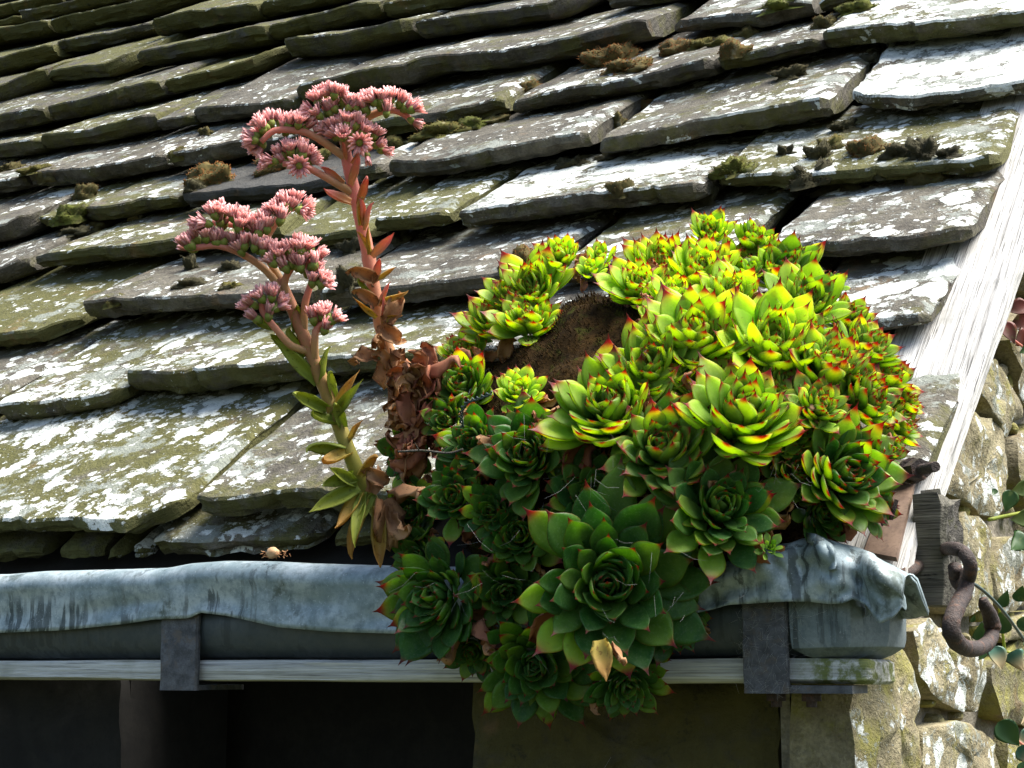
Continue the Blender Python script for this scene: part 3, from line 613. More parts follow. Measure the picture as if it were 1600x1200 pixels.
# ------------------------------------------------------------------ gutter
def interp(px, tab): return float(np.interp(px, [q[0] for q in tab], [q[1] for q in tab]))
GUT = empty('lead_gutter', (-.5, -.06, -.05), 'blue grey lead lined gutter with a rolled lip running along the eave', 'gutter')
TOP = [(-400, 902), (0, 897), (60, 892), (180, 889), (250, 887), (285, 880), (340, 876), (420, 877), (480, 880), (620, 884), (760, 886), (900, 884), (1060, 880), (1100, 876)]
BOT = [(-400, 994), (0, 989), (100, 985), (200, 975), (245, 968), (300, 966), (318, 957), (360, 962), (440, 980), (520, 987), (620, 990), (760, 985), (900, 975), (1060, 960), (1100, 950)]
GY = -.078
def flap(name, tops, bots, pxs, crumple=0., wrap=False, ysh=0.):
    vs = []; ncol = 0; n = len(pxs)
    for i, px in enumerate(pxs):
        a = plane(px, interp(px, tops), 1, GY+.012+ysh); b = plane(px, interp(px, bots), 1, GY+ysh); x = (a[0]+b[0])/2; zt_, zb = a[2], b[2]; H = zt_-zb
        w = nz(x*9, 1, 1)*.004+nz(x*25, 5, 1)*.0015
        prof = [(GY+.075, zt_-.030), (GY+.060, zt_-.014), (GY+.045, zt_-.004), (GY+.030, zt_-.0005), (GY+.018, zt_-.0005), (GY+.008, zt_-.0035), (GY+.001, zt_-.010), (GY-.002, zt_-.018)]
        for k in range(1, 11):
            f = k/10; prof.append((GY-.002+.006*math.sin(f*PI)*(.6+nz(x*12, f*2, 3))+.003*f, zt_-.018-(H-.018)*f))
        inn = [(y+.0028, z+.0006) for y, z in prof[:3:-1]]; inn[0] = (prof[-1][0]+.0028, prof[-1][1]+.0002)
        prof = prof+inn+[(GY+.030, zt_-.0045), (GY+.045, zt_-.008), (GY+.060, zt_-.018), (GY+.072, zt_-.032)]
        for y, z in prof:
            q = np.array((x, y+ysh+w, z))
            if crumple:
                fz = (z-zb)/max(H, .02)
                dy = (nz(x*26, z*18, 9)*.008+abs(nz(x*40+3, z*30, 2))*-.006+nz(x*95, z*80, 4)*.003)*crumple
                for c0, am, wd_ in ((1130, -.004, 28), (1200, -.009, 40), (1258, .007, 16), (1306, -.013, 20), (1342, .009, 17), (1398, -.014, 26)):
                    dy += am*math.exp(-((px-c0-(fz-.5)*-26*(c0 > 1280))/wd_)**2)*(.35+.65*min(1, max(0, fz*1.2)))
                q[1] += dy; q[2] += nz(x*30, z*25, 5)*.006*crumple*min(1, abs(fz)); q[0] += nz(x*30, z*40, 12)*.004*crumple
            vs.append(q)
        ncol = len(prof)
    if wrap:                                   # dress the sheet round the corner
        last = [v.copy() for v in vs[-ncol:]]; 
        for st in range(1, 9):
            f = st/8
            for v in last:
                q = v.copy(); q[1] += .034*f+nz(v[2]*50, f*6, 2)*.006*f; q[0] += .006*math.sin(min(1, f*2)*PI/2)-.05*f*f+nz(v[2]*60, f*5, 8)*.003*f; q[2] += (.0-.008*f)+nz(f*5, v[2]*30, 4)*.004; vs.append(q)
        n += 8
    fs = [(i*ncol+j, i*ncol+(j+1) % ncol, (i+1)*ncol+(j+1) % ncol, (i+1)*ncol+j) for i in range(n-1) for j in range(ncol)]
    fs += [tuple(range(ncol))[::-1], tuple((n-1)*ncol+j for j in range(ncol))]
    return put(name, mesh(name, vs, fs, M['lead']), GUT)
flap('lead_lip', TOP, BOT, [-420+(1090+420)*i/190 for i in range(191)])
TOPR = [(1040, 890), (1090, 884), (1125, 878), (1160, 866), (1190, 858), (1215, 850), (1250, 838), (1280, 834), (1310, 850), (1350, 862), (1395, 884), (1425, 906)]
BOTR = [(1040, 955), (1090, 958), (1145, 945), (1165, 944), (1240, 940), (1265, 940), (1300, 944), (1318, 943), (1332, 936), (1350, 946), (1362, 962), (1380, 975), (1400, 965), (1425, 930)]
flap('crumpled_lead_corner', TOPR, BOTR, [1046+(1412-1046)*i/110 for i in range(111)], 1., True, -.010)
# folded over seam on the corner piece
vs = []; nn = 30
for i in range(nn+1):
    f = i/nn; px = 1262+44*f-10*max(0, f-.7)/.3; py = 838+28*f**1.1+46*max(0, f-.55)**1.2
    for dx, dy, dd in ((-3, -6, .004), (12, -4, -.006), (10, 6, -.010), (-1, 9, -.006)):
        p = plane(px+dx, py+dy, 1, GY-.010+dd+nz(f*4, 1, 1)*.003); vs.append(p)
fs = [(i*4+j, i*4+(j+1) % 4, (i+1)*4+(j+1) % 4, (i+1)*4+j) for i in range(nn) for j in range(4)]+[(3, 2, 1, 0), (nn*4, nn*4+1, nn*4+2, nn*4+3)]
put('lead_fold', mesh('lead_fold', vs, fs, M['lead'], True), GUT)
# trough
mb = MB(); prof = [(-.062, -.022), (-.064, -.045), (-.060, -.066), (-.048, -.079), (-.02, -.084), (.02, -.080), (.02, -.076), (-.018, -.079), (-.045, -.074), (-.056, -.063), (-.060, -.044), (-.058, -.022)]
xs = np.linspace(-4.6, -.05, 120); n = len(prof)
vs = [(x, y+nz(x*4, 1, 3)*.002, z+nz(x*5, y*20, 8)*.0015) for x in xs for y, z in prof]
mb.add(vs, [(i*n+j, i*n+(j+1) % n, (i+1)*n+(j+1) % n, (i+1)*n+j) for i in range(len(xs)-1) for j in range(n)])
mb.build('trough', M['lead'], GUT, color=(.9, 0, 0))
xa = plane(1232, 980, 1, -.068)[0]; xb = plane(1316, 980, 1, -.070)[0]; xc = plane(1388, 985, 1, -.035)[0]
plan = [(xa, -.066), (xb-.008, -.070), (xb, -.069), (xb+.006, -.066), (xc-.006, -.037), (xc, -.031), (xc, .02), (xa, .02)]
zz = [(-.018, 0), (-.040, 0), (-.066, 0), (-.073, -.002), (-.080, -.016), (-.084, -.03)]
vs = []; cx, cy = sum(p[0] for p in plan)/8, sum(p[1] for p in plan)/8
for z, ins in zz:
    for x, y in plan:
        d = math.hypot(x-cx, y-cy); f = 1+ins/d; vs.append((cx+(x-cx)*f+nz(x*60, y*60, z*60)*.002, cy+(y-cy)*f+nz(x*60, z*60, 9)*.002, z+nz(x*40, y*40, 3)*.002))
m_ = 8; fs = [(r*m_+k, (r+1)*m_+k, (r+1)*m_+(k+1) % m_, r*m_+(k+1) % m_) for r in range(len(zz)-1) for k in range(m_)]+[tuple(range(m_)), tuple((len(zz)-1)*m_+k for k in range(m_))[::-1]]
o = put('stop_end', mesh('stop_end', vs, fs, M['lead'], True, None, 35), GUT, color=(.45, 0, 0))
bv = o.modifiers.new('bevel', 'BEVEL'); bv.width = .0025; bv.segments = 2

EAVE = empty('eave_board', (-.5, -.03, -.095), 'weathered grey timber rail under the gutter, green with algae at its right end', 'board')
ez1, ez0 = plane(640, 1031, 1, -.058)[2], plane(640, 1066, 1, -.058)[2]; ex = plane(1361, 1045, 1, -.058)[0]
vs = []; xs = list(np.linspace(-4.6, -1.2, 40))+list(np.linspace(-1.19, ex-.004, 160))+[ex]
P = [(-.050, ez0), (-.056, ez0+.0015), (-.058, ez0+.004), (-.058, (ez0*2+ez1)/3), (-.058, (ez0+2*ez1)/3), (-.058, ez1-.003), (-.056, ez1), (.01, ez1), (.01, ez0)]
for i, x in enumerate(xs):
    kx = 0 if i < len(xs)-1 else .003
    for y, z in P: vs.append((x, y+(nz(x*6, z*300, 2)*.0022 if y < -.05 else 0)+kx, z+nz(x*5, y*20, 6)*.0016+(kx if z < (ez0+ez1)/2 else -kx)))
n = len(P); fs = [(i*n+j, (i+1)*n+j, (i+1)*n+(j+1) % n, i*n+(j+1) % n) for i in range(len(xs)-1) for j in range(n)]+[tuple(range(n)), tuple((len(xs)-1)*n+j for j in range(n))[::-1]]
put('rail', mesh('rail', vs, fs, M['eave'], True, None, 50), EAVE)

def strap(label, px0, px1, py0, py1):
    t = empty('gutter_bracket', plane((px0+px1)/2, py1, 1, -.07), label, 'bracket', 'iron gutter brackets')
    a, b_ = plane(px0, py0, 1, -.0715), plane(px1, py1, 1, -.0715)
    mb = MB(); nn = 16; vs = []
    for i in range(nn+1):
        z = a[2]+(b_[2]-a[2])*i/nn
        for x, y in ((a[0], -.0685), (a[0]+.0015, -.0715), (b_[0]-.0015, -.0715), (b_[0], -.0685), (b_[0], -.0650), (a[0], -.0650)): vs.append((x+nz(z*50, x*9, 2)*.0012, y+nz(z*60, x*60, 5)*.0008, z))
    mb.add(vs, [(i*6+j, i*6+(j+1) % 6, (i+1)*6+(j+1) % 6, (i+1)*6+j) for i in range(nn) for j in range(6)]+[tuple(range(6))[::-1], tuple(nn*6+j for j in range(6))])
    mb.build('upright', M['strap'], t, smooth=False); return t, a, b_
t1, a, b_ = strap('flat iron bracket strap on the bare left stretch of gutter', 252, 305, 955, 1079)
mb = MB(); mb.box((a[0]+.0005, -.0645, b_[2]+.0003), (b_[0]-.0005, .015, b_[2]+.006)); mb.build('foot', M['strap'], t1, smooth=False)
t2, a, b_ = strap('broad cobwebbed iron bracket strap under the crumpled lead corner', 1157, 1231, 935, 1084)
xe = plane(1331, 1078, 1, -.066)[0]
mb = MB(); mb.box((a[0]+.0005, -.0645, b_[2]+.0003), (xe, -.02, b_[2]+.0075)); mb.build('foot', M['strap'], t2, smooth=False)
for px in (1213, 1268):
    c = plane(px, 1088, 1, -.046); zb = b_[2]
    mb = MB(); mb.tube([(c[0], -.046, zb+.0002), (c[0], -.046, zb-.007)], [.0100, .0100], 6); nb = mb.build('bolt', M['iron'], t2, smooth=False)
    mb = MB(); mb.tube([(c[0], -.046, zb-.0068), (c[0], -.046, zb-.0125)], [.0052, .0052], 10); mb.build('bolt_end', M['iron'], nb, smooth=False)

# ------------------------------------------------------------------ plants: leaf shapes
OBO = [(0, .20), (.14, .28), (.28, .38), (.42, .46), (.54, .495), (.64, .48), (.73, .425), (.81, .335), (.88, .22), (.94, .11), (1.0, .042), (1.10, 0.)]
LAN = [(0, .34), (.12, .42), (.28, .49), (.42, .50), (.56, .46), (.70, .36), (.82, .24), (.92, .11), (1.02, 0.)]
OVA = [(0, .03), (.05, .26), (.14, .42), (.26, .50), (.40, .49), (.55, .41), (.70, .29), (.84, .15), (.94, .06), (1.0, 0.)]
def leaf_geo(tab, W=.45, th=.085, bend=.35, cup=.30, nc=6, twist=0., curl=0., seed=0., crinkle=0.):
    """solid leaf along +x, upper face +z; returns verts, faces, tt, ee"""
    vs, fs, tt, ee = [], [], [], []
    rows = []; ang = 0.; x = z = 0.; pt = 0.
    for i, (t, hw) in enumerate(tab):
        dt = t-pt; pt = t; ang = bend*t+curl*max(0, t-.45)**2*4
        x += math.cos(ang)*dt; z += math.sin(ang)*dt
        hw *= W; row = []
        T = th*(.55+.45*math.sin(PI*min(1, t*.95+.05)))*(1 if t < .8 else max(.15, (1.04-t)/.24))
        tw = twist*t
        for side in (0, 1):
            for j in range(nc+1):
                e = -1+2*j/nc
                if side == 1 and j in (0, nc): continue
                y = e*hw; dz = cup*hw*(e*e)*1.0
                q = T*math.sqrt(max(0, 1-e*e))
                zz = dz+(q*.25 if side == 0 else -q*.75)
                if crinkle: zz += crinkle*nz(t*4, e*1.6, seed)*1.0; y += crinkle*nz(t*5, e, seed+5)*.6
                yy, z2 = y*math.cos(tw)-zz*math.sin(tw), y*math.sin(tw)+zz*math.cos(tw)
                row.append(len(vs)); vs.append((x-z2*math.sin(ang), yy, z+z2*math.cos(ang))); tt.append(t); ee.append(abs(e))
        rows.append(row)
    nt = nc+1
    for a, b in zip(rows, rows[1:]):
        for j in range(nc): fs.append((a[j], b[j], b[j+1], a[j+1]))
        A_ = [a[0]]+a[nt:]+[a[nc]]; B_ = [b[0]]+b[nt:]+[b[nc]]
        for j in range(nc): fs.append((A_[j+1], B_[j+1], B_[j], A_[j]))
    return vs, fs, tt, ee
def leaf_mesh(name, mat, *a, **k):
    vs, fs, tt, ee = leaf_geo(*a, **k); return mesh(name, vs, fs, mat, True, {'tt': tt, 'ee': ee})
OUTER = [leaf_mesh('leaf', M['leaf'], OBO, w, .10, b, c, twist=tw) for w, b, c, tw in ((.51, .10, .22, .05), (.47, .22, .28, -.08), (.53, .26, .24, .1), (.49, -.06, .2, -.1))]
MID = [leaf_mesh('leaf', M['leaf'], OBO, w, .11, b, c, twist=tw) for w, b, c, tw in ((.54, .26, .30, .05), (.56, .36, .34, -.05), (.50, .16, .28, .1))]
hv_, hf_, ht_, he_ = [], [], [], []
for k in range(15):                          # the closed heart of a rosette
    f = k/14; vs, fs, tt, ee = leaf_geo(OBO[::2]+[OBO[-1]] if False else OBO, .62, .13, .75, .5, nc=4)
    L = 1.0-.55*f; m = Matrix.Rotation(k*2.39996, 4, 'Z') @ Matrix.Translation((.30*(1-f)+.02, 0, .1*f)) @ Matrix.Rotation(-math.radians(52+35*f), 4, 'Y') @ Matrix.Scale(L, 4)
    b = len(hv_); hv_ += [tuple(m @ Vector(v)) for v in vs]; hf_ += [tuple(b+i for i in q) for q in fs]; ht_ += tt; he_ += ee
HEART = mesh('heart', hv_, hf_, M['leaf'], True, {'tt': ht_, 'ee': he_})

# the mound the rosettes grow on: an ellipsoid straddling the gutter and the first course
EC = plane(1022, 742, 1, .045); ESEMI = (.275, .245, .165); ET = math.radians(33)
EA = np.array([[1, 0, 0], [0, math.sin(ET), math.cos(ET)], [0, -math.cos(ET), math.sin(ET)]])
def ell_hit(x, y):
    d = ray(x, y); A_ = np.array([EA[i]/ESEMI[i] for i in range(3)]); dd = A_ @ d; oo = A_ @ (CAM-EC)
    a_, b_, c_ = dd @ dd, 2*dd @ oo, oo @ oo-1; q = b_*b_-4*a_*c_
    t = (-b_-math.sqrt(max(0., q)))/2/a_; return CAM+d*t, t
mv = []; mt = []; mf = []; nA, nB = 72, 40
GAP = [ell_hit(*q)[0] for q in ((932, 410), (915, 450), (905, 490), (880, 515), (850, 545), (815, 565), (790, 600), (760, 640), (880, 575), (775, 560))]
def mound(a, b, k=.79):
    d = np.array([math.cos(a)*math.sin(b), math.sin(a)*math.sin(b), math.cos(b)])
    p = EA.T @ (d*np.array(ESEMI)); w = EC+p
    g = min(np.linalg.norm(w-q) for q in GAP); k += .165*max(0., 1-(g/.10)**2)
    r_ = k+nz(*(w*9))*.06+nz(*(w*26))*.07+nz(*(w*90))*.022
    return EC+p*r_
for j in range(nB+1):
    for i in range(nA): mv.append(mound(2*PI*i/nA, PI*(j/nB*.96+.02))); mt.append(.35)
mf = [(j*nA+i, j*nA+(i+1) % nA, (j+1)*nA+(i+1) % nA, (j+1)*nA+i) for j in range(nB) for i in range(nA)]+[tuple(range(nA))[::-1], tuple(nB*nA+i for i in range(nA))]
mb = MB(); mb.add(mv, mf, mt)
rs = random.Random(11); nrmE = lambda p: (lambda g: g/np.linalg.norm(g))(EA.T @ ((EA @ (p-EC))/np.array(ESEMI)**2))
for k in range(26000):
    a = rs.uniform(0, 2*PI); b = math.acos(rs.uniform(-.5, 1))
    p = mound(a, b); n_ = nrmE(p)
    if n_ @ BACK < -.2: continue
    d = n_*.8+np.array([rs.gauss(0, .5), rs.gauss(0, .5), rs.gauss(0, .5)+.25]); d /= np.linalg.norm(d); L = rs.uniform(.003, .0075)
    sd_ = np.cross(d, BACK+RIGHT*rs.uniform(-1, 1)); sd_ /= np.linalg.norm(sd_)+1e-9; w = rs.uniform(.0006, .0011)
    up_ = np.cross(sd_, d)
    mb.add([p-sd_*w-n_*.001, p+sd_*w-n_*.001, p+up_*w*1.5-n_*.001, p+d*L], [(0, 1, 3), (1, 2, 3), (2, 0, 3)], [.3, .3, .3, 1.])
MOUND = mb.build('moss_mound', M['mound']); tag(MOUND, 'rust brown mossy cushion of soil showing in the gap between the houseleek rosettes', 'moss')

RG = 'houseleek rosettes crowding over the gutter'
# px, py, radius px, tilt right deg, tilt up deg, uprightness, yellow, red, dz (m towards camera), label
ROS = [
 (948, 912, 142, 0, 8, .05, .02, .25, .035, 'largest dark green rosette, wide open, facing out over the dark gutter'),
 (1123, 798, 102, 5, 28, .25, .10, .35, .02, 'glossy dark green rosette with tight round heart just above the crumpled lead corner'),
 (1036, 708, 92, -5, 30, .45, .30, .75, .015, 'rosette with red edged cupped leaves directly above the largest open rosette'),
 (955, 648, 104, -12, 42, .45, .55, .55, .01, 'big fresh green rosette just right of the small yellow one in the moss gap'),
 (1160, 652, 108, 5, 50, .55, .50, .60, .015, 'broad upright rosette in the middle of the cushion with leaves like a fan'),
 (1016, 574, 80, -8, 58, .6, .62, .55, .0, 'yellow green rosette standing at the right bank of the moss gap'),
 (690, 930, 92, -38, 0, .30, .0, .30, .02, 'dull green rosette turned left over the smooth lead gutter lip'),
 (838, 1034, 98, -4, -12, .1, .0, .25, .015, 'dark shaded rosette hanging in front of the grey timber rail'),
 (978, 1066, 62, 8, -22, .15, .0, .30, .005, 'small dark rosette at the very bottom below a yellow dying leaf'),
 (828, 712, 82, -18, 18, .45, .12, .55, .01, 'cobwebbed dark rosette with spiky tips left of centre'),
 (744, 694, 56, -28, 22, .4, .10, .45, .0, 'small dull green rosette right of the withered brown leaves'),
 (1312, 742, 92, 28, 14, .40, .22, .60, .01, 'green red tipped rosette at the right edge beside the rusty iron angle'),
 (1245, 742, 60, 12, 24, .45, .18, .8, -.005, 'narrow cobwebbed rosette squeezed between two large green ones on the right'),
 (1278, 640, 52, 18, 40, .5, .45, .95, .02, 'small pale cobwebbed rosette with crimson points on the right side'),
 (1352, 626, 64, 38, 34, .6, .45, .85, -.005, 'red tinted rosette near the right rim facing the white plank'),
 (1292, 560, 72, 22, 58, .7, .42, .7, .0, 'tall dark green rosette with burgundy tips on the right shoulder'),
 (1205, 520, 88, 5, 66, .8, .90, .35, .0, 'bright lemon yellow rosette with tall smooth leaves at upper centre'),
 (1085, 506, 88, -3, 66, .75, .70, .55, .0, 'upright lime rosette with a dark hollow heart at upper centre'),
 (1105, 590, 66, -2, 52, .75, .68, .7, -.015, 'yellowish rosette half hidden behind the fan shaped one'),
 (1000, 436, 56, -8, 66, .75, .85, .65, -.01, 'yellow rosette with red hooked tips at the top of the moss gap'),
 (1032, 404, 62, -4, 74, .85, .95, .75, -.01, 'orange tipped yellow rosette on the top left crest'),
 (1095, 412, 58, 0, 74, .85, .92, .6, -.01, 'sunlit yellow rosette in the middle of the crest'),
 (1152, 402, 50, 2, 76, .9, .60, .75, -.015, 'pink tinged rosette with many thin leaves on the crest'),
 (1222, 410, 66, 8, 70, .8, .38, .35, -.01, 'dark smooth green rosette at the top right of the crest'),
 (1256, 462, 66, 16, 62, .8, .48, .4, .0, 'large leaved green rosette leaning right below the crest'),
 (1304, 440, 24, 24, 40, .6, .35, .5, .01, 'tiny green rosette sticking out at the upper right rim'),
 (1172, 424, 28, 2, 50, .5, .40, .35, .03, 'tiny tight green bud rosette tucked among the crest leaves'),
 (1144, 452, 56, 2, 68, .85, .85, .5, .0, 'slender yellow rosette below the crest'),
 (834, 440, 56, -14, 60, .75, .72, .6, .0, 'lime rosette at the top left above the moss gap'),
 (826, 494, 56, -12, 48, .65, .72, .75, .01, 'yellow green rosette with orange tips on the left bank of the moss gap'),
 (778, 498, 56, -26, 48, .65, .62, .8, .0, 'red pointed rosette on the upper left rim'),
 (726, 546, 44, -34, 44, .65, .45, .8, .0, 'small red spiked rosette on the left rim by the flower stalk'),
 (724, 604, 60, -24, 30, .55, .32, .55, .01, 'long leaved pale green rosette left of the moss gap'),
 (812, 616, 44, -8, 44, .45, .85, .6, .03, 'small bright yellow rosette growing alone in the moss gap'),
 (640, 706, 54, -40, 10, .4, .10, .45, .01, 'dark green rosette at the far left in front of the stone tiles'),
 (648, 800, 56, -34, 10, .4, .04, .3, .0, 'dim rosette at lower left beside the hanging yellow leaves'),
 (716, 778, 64, -22, 16, .4, .06, .4, .0, 'dark rosette below the withered brown leaves'),
 (812, 836, 64, -8, 12, .5, .02, .4, -.02, 'shaded cobwebbed rosette behind the largest open rosette'),
 (792, 922, 62, -6, 0, .3, .0, .3, -.02, 'very dark rosette in the gap left of the largest open rosette'),
 (930, 778, 66, -2, 24, .4, .02, .4, -.02, 'deeply shaded rosette hung with cobwebs above the largest one'),
 (1202, 858, 24, 6, 34, .25, .35, .15, .035, 'tiny fresh green offset sitting on the crumpled lead'),
 (1402, 660, 44, 52, 20, .6, .50, .9, -.01, 'crimson tipped rosette at the extreme right rim'),
 (1378, 706, 46, 48, 14, .5, .40, .8, -.005, 'red edged rosette just above the rusty bolt'),
 (1346, 528, 56, 34, 50, .75, .48, .8, -.005, 'burgundy tipped upright rosette on the upper right rim'),
 (1384, 584, 48, 44, 38, .7, .55, .9, -.01, 'small orange red rosette on the right rim below the upper tiles'),
 (922, 416, 30, -6, 60, .7, .80, .55, .01, 'little yellow rosette perched at the head of the moss gap'),
 (1224, 604, 52, 10, 46, .6, .55, .6, -.01, 'green rosette filling in right of the fan shaped one'),
 (872, 672, 42, -16, 40, .65, .50, .85, .005, 'orange flushed rosette beside the big fresh green one'),
 (1046, 836, 56, 4, 16, .35, .04, .5, -.025, 'shaded rosette wedged between the largest one and the glossy one'),
 (1282, 800, 50, 22, 0, .4, .12, .5, -.01, 'low green rosette just above the dark hole in the lead corner'),
 (742, 1012, 52, -16, -18, .3, .0, .4, -.015, 'dark ragged rosette hanging lowest on the left over the rail'),
 (1052, 960, 60, 12, -4, .25, .02, .35, -.025, 'dim green rosette tucked in right of the largest open one'),
 (938, 396, 34, -10, 74, .85, .85, .7, -.015, 'small yellow rosette at the left end of the crest'),
 (1320, 486, 46, 26, 56, .8, .42, .75, -.01, 'narrow green rosette with dark dried tips on the right crest'),
 (688, 602, 40, -44, 30, .6, .30, .8, -.005, 'reddish green rosette at the left rim above the withered leaves'),
 (1046, 640, 52, 0, 40, .6, .50, .6, -.02, 'rosette packed between two big green rosettes at the centre'),
 (1182, 712, 52, 4, 36, .5, .45, .9, -.012, 'yellow edged rosette with scorched red leaves behind the glossy one'),
 (1050, 452, 46, -2, 66, .85, .90, .5, .0, 'lemon yellow rosette just right of the top of the moss gap'),
 (1034, 490, 42, -6, 60, .75, .80, .6, .0, 'yellow green rosette on the right lip of the moss gap'),
 (1258, 520, 44, 14, 60, .8, .5, .6, .0, 'small green rosette right of the bright lemon yellow one'),
 (1330, 576, 42, 30, 44, .7, .45, .85, .005, 'little red green rosette between the two tall ones on the right rim'),
 (1410, 620, 36, 50, 26, .65, .55, .95, .0, 'tiny scarlet edged rosette jutting over the white plank'),
 (1318, 690, 46, 26, 26, .55, .4, .85, .0, 'red tipped rosette just above the large one beside the iron angle'),
 (1360, 790, 44, 36, 2, .4, .15, .7, .0, 'low red tipped rosette right above the rusty iron angle'),
 (1228, 680, 44, 12, 34, .55, .4, .9, .0, 'crimson edged rosette between the pale cobwebbed one and the fan shaped one'),
 (1108, 356, 40, 0, 78, .9, .8, .6, -.03, 'half hidden yellow rosette at the very top of the cushion'),
 (1180, 366, 40, 4, 78, .9, .5, .5, -.03, 'green rosette behind the crest at the very top'),
 (878, 392, 38, -10, 66, .8, .8, .7, -.02, 'orange tipped rosette at the head of the left bank'),
 (800, 452, 42, -20, 56, .7, .7, .7, .0, 'small lime rosette outermost on the upper left bank'),
 (700, 660, 42, -34, 22, .45, .2, .5, .01, 'dull rosette tucked under the red spiked ones at the left rim'),
 (770, 800, 48, -14, 14, .4, .04, .4, .0, 'dark rosette in the middle of the shaded left side'),
 (876, 830, 44, -4, 14, .4, .04, .45, -.02, 'dark spiky rosette above left of the largest open rosette'),
 (1000, 1020, 48, 6, -14, .25, .0, .3, -.01, 'shaded rosette under the right side of the largest open rosette'),
 (905, 745, 54, -8, 20, .45, .10, .5, -.02, 'dull rosette under the big fresh green one'),
 (660, 868, 46, -34, 4, .35, .06, .35, -.005, 'yellowing rosette at the left just above the gutter lip'),
]
def frame(z, roll):
    z = Vector(z).normalized(); x = z.orthogonal().normalized(); y = z.cross(x)
    m = Matrix((x, y, z)).transposed().to_4x4(); return m @ Matrix.Rotation(roll, 4, 'Z')
rl = random.Random(5); ROSP = []; late = []
for px, py, r, tr, tu, opn, ye, rd, dz, lab in ROS:
    P, dep = ell_hit(px, py+r*.34*max(0., min(1., (opn-.5)/.25)))
    if py > 880 and P[1] > -.105: P = plane(px, py, 1, -.105); dep = (P-CAM) @ -BACK
    dep -= dz; P = at(px, py+r*.34*max(0., min(1., (opn-.5)/.25)), dep); L = r*dep/FPX*(1.12+.30*min(1, opn*1.3))
    a, b = math.radians(tr), math.radians(tu)
    b = min(b, math.radians(47)); z = RIGHT*math.sin(a)*math.cos(b)+UP*math.sin(b)+BACK*math.cos(a)*math.cos(b)
    ROSP.append((P, L, z))
    e = empty('houseleek_rosette', P, lab, 'houseleek', RG); e.matrix_local = Matrix.Translation(P-z*L*.12) @ frame(z, rl.uniform(0, 6.28))
    n = 66 if r > 90 else 58 if r > 50 else 42 if r > 35 else 20
    oel = 4+opn*44; jit = 6+4*opn; skew = rl.uniform(.0, .20); ph0 = rl.uniform(0, 6.28)
    late.append((e, L, n))
    for k in range(n):
        f = k/(n-1); el = math.radians(oel+(80-oel)*f**.9+rl.gauss(0, jit)); ph = k*2.39996+rl.gauss(0, .13)
        upc = float(np.dot(np.array(e.matrix_local.to_3x3() @ Vector((math.cos(ph), math.sin(ph), 0))), UP))
        ln = L*(.70-.40*f+.10*opn)*rl.uniform(.84, 1.12)*(1+skew*math.cos(ph-ph0))*(1+(.12+.44*opn)*upc); el += math.radians(16)*opn*max(0, -upc)*(1-f)
        wf = rl.uniform(.92, 1.2)*(1.12+.12*f)*(1-.12*opn); me = rl.choice(OUTER) if f < .6 else rl.choice(MID)
        m = Matrix.Rotation(ph, 4, 'Z') @ Matrix.Translation((L*(.03+(.36-.20*opn)*(1-f)**1.1), 0, L*(.20*f-.05+rl.gauss(0, .012)))) @ Matrix.Rotation(-el, 4, 'Y') @ Matrix.Rotation(rl.gauss(0, .16), 4, 'X') @ Matrix.Rotation(rl.gauss(0, .08), 4, 'Z') @ Matrix.Diagonal((ln, ln*wf, ln, 1))
        if upc < -.30 and f < .5 and opn > .55: continue      # crowded out by the neighbour in front
        dry = 0.
        yv = ye*1.03*(1.12-.5*f)+rl.gauss(0, .07); rv = rd*(1.15-.5*f)+rl.gauss(0, .12)
        if f < .35 and rl.random() < .20: yv += .40; rv += .45
        put('leaf', me, e, mw=m, color=(max(0, min(1, yv)), max(0, min(1, rv)), dry))
    put('heart', HEART, e, mw=Matrix.Translation((0, 0, L*.09)) @ Matrix.Diagonal((L*.21, L*.21, L*.21, 1)), color=(ye*.35, min(1, rd*.9), 0))

# ------------------------------------------------------------------ single leaves placed by hand
def place_leaf(parent, me, P, ang, length, toward=0., roll=0., wf=1., name='leaf', color=None):
    """P world base, ang = direction seen from the front in degrees (0 right, 90 up), toward = lean to the viewer"""
    a = math.radians(ang); d = RIGHT*math.cos(a)+UP*math.sin(a)+BACK*toward; d = Vector(d).normalized()
    z = Vector(BACK); z = (z-d*z.dot(d)).normalized(); y = z.cross(d)
    m = Matrix((d, y, z)).transposed().to_4x4() @ Matrix.Rotation(roll, 4, 'X') @ Matrix.Diagonal((length, length*wf, length, 1))
    q = Vector(P)-(parent.location if parent else Vector((0, 0, 0)))
    return put(name, me, parent, mw=Matrix.Translation(q) @ m, color=color)
def variants(name, mat, specs): return [leaf_mesh(name, M[mat], t_, W=w, th=h, bend=b, cup=c, twist=tw, curl=cu, seed=i*3.3, crinkle=cr) for i, (t_, w, h, b, c, tw, cu, cr) in enumerate(specs)]
BSP = [(LAN, .36, .07, .3, .8, .25, .3, .03), (LAN, .30, .07, .7, .7, -.4, -.9, .05), (LAN, .38, .08, .15, .9, .15, 1.1, .04)]
DSP = [(LAN, .42, .03, .5, .7, 1.3, 1.5, .16), (LAN, .5, .03, -.4, .8, -1.6, -1.6, .20), (LAN, .38, .03, .9, 1.0, 2.0, .8, .18), (LAN, .46, .03, -.8, .5, .9, -2., .22)]
BR, BG, BY = variants('bract', 'bract_red', BSP), variants('bract', 'bract_green', BSP), variants('bract', 'bract_yellow', BSP)
DB, DR = variants('dry_leaf', 'dry', DSP), variants('dry_leaf', 'dry_red', DSP)

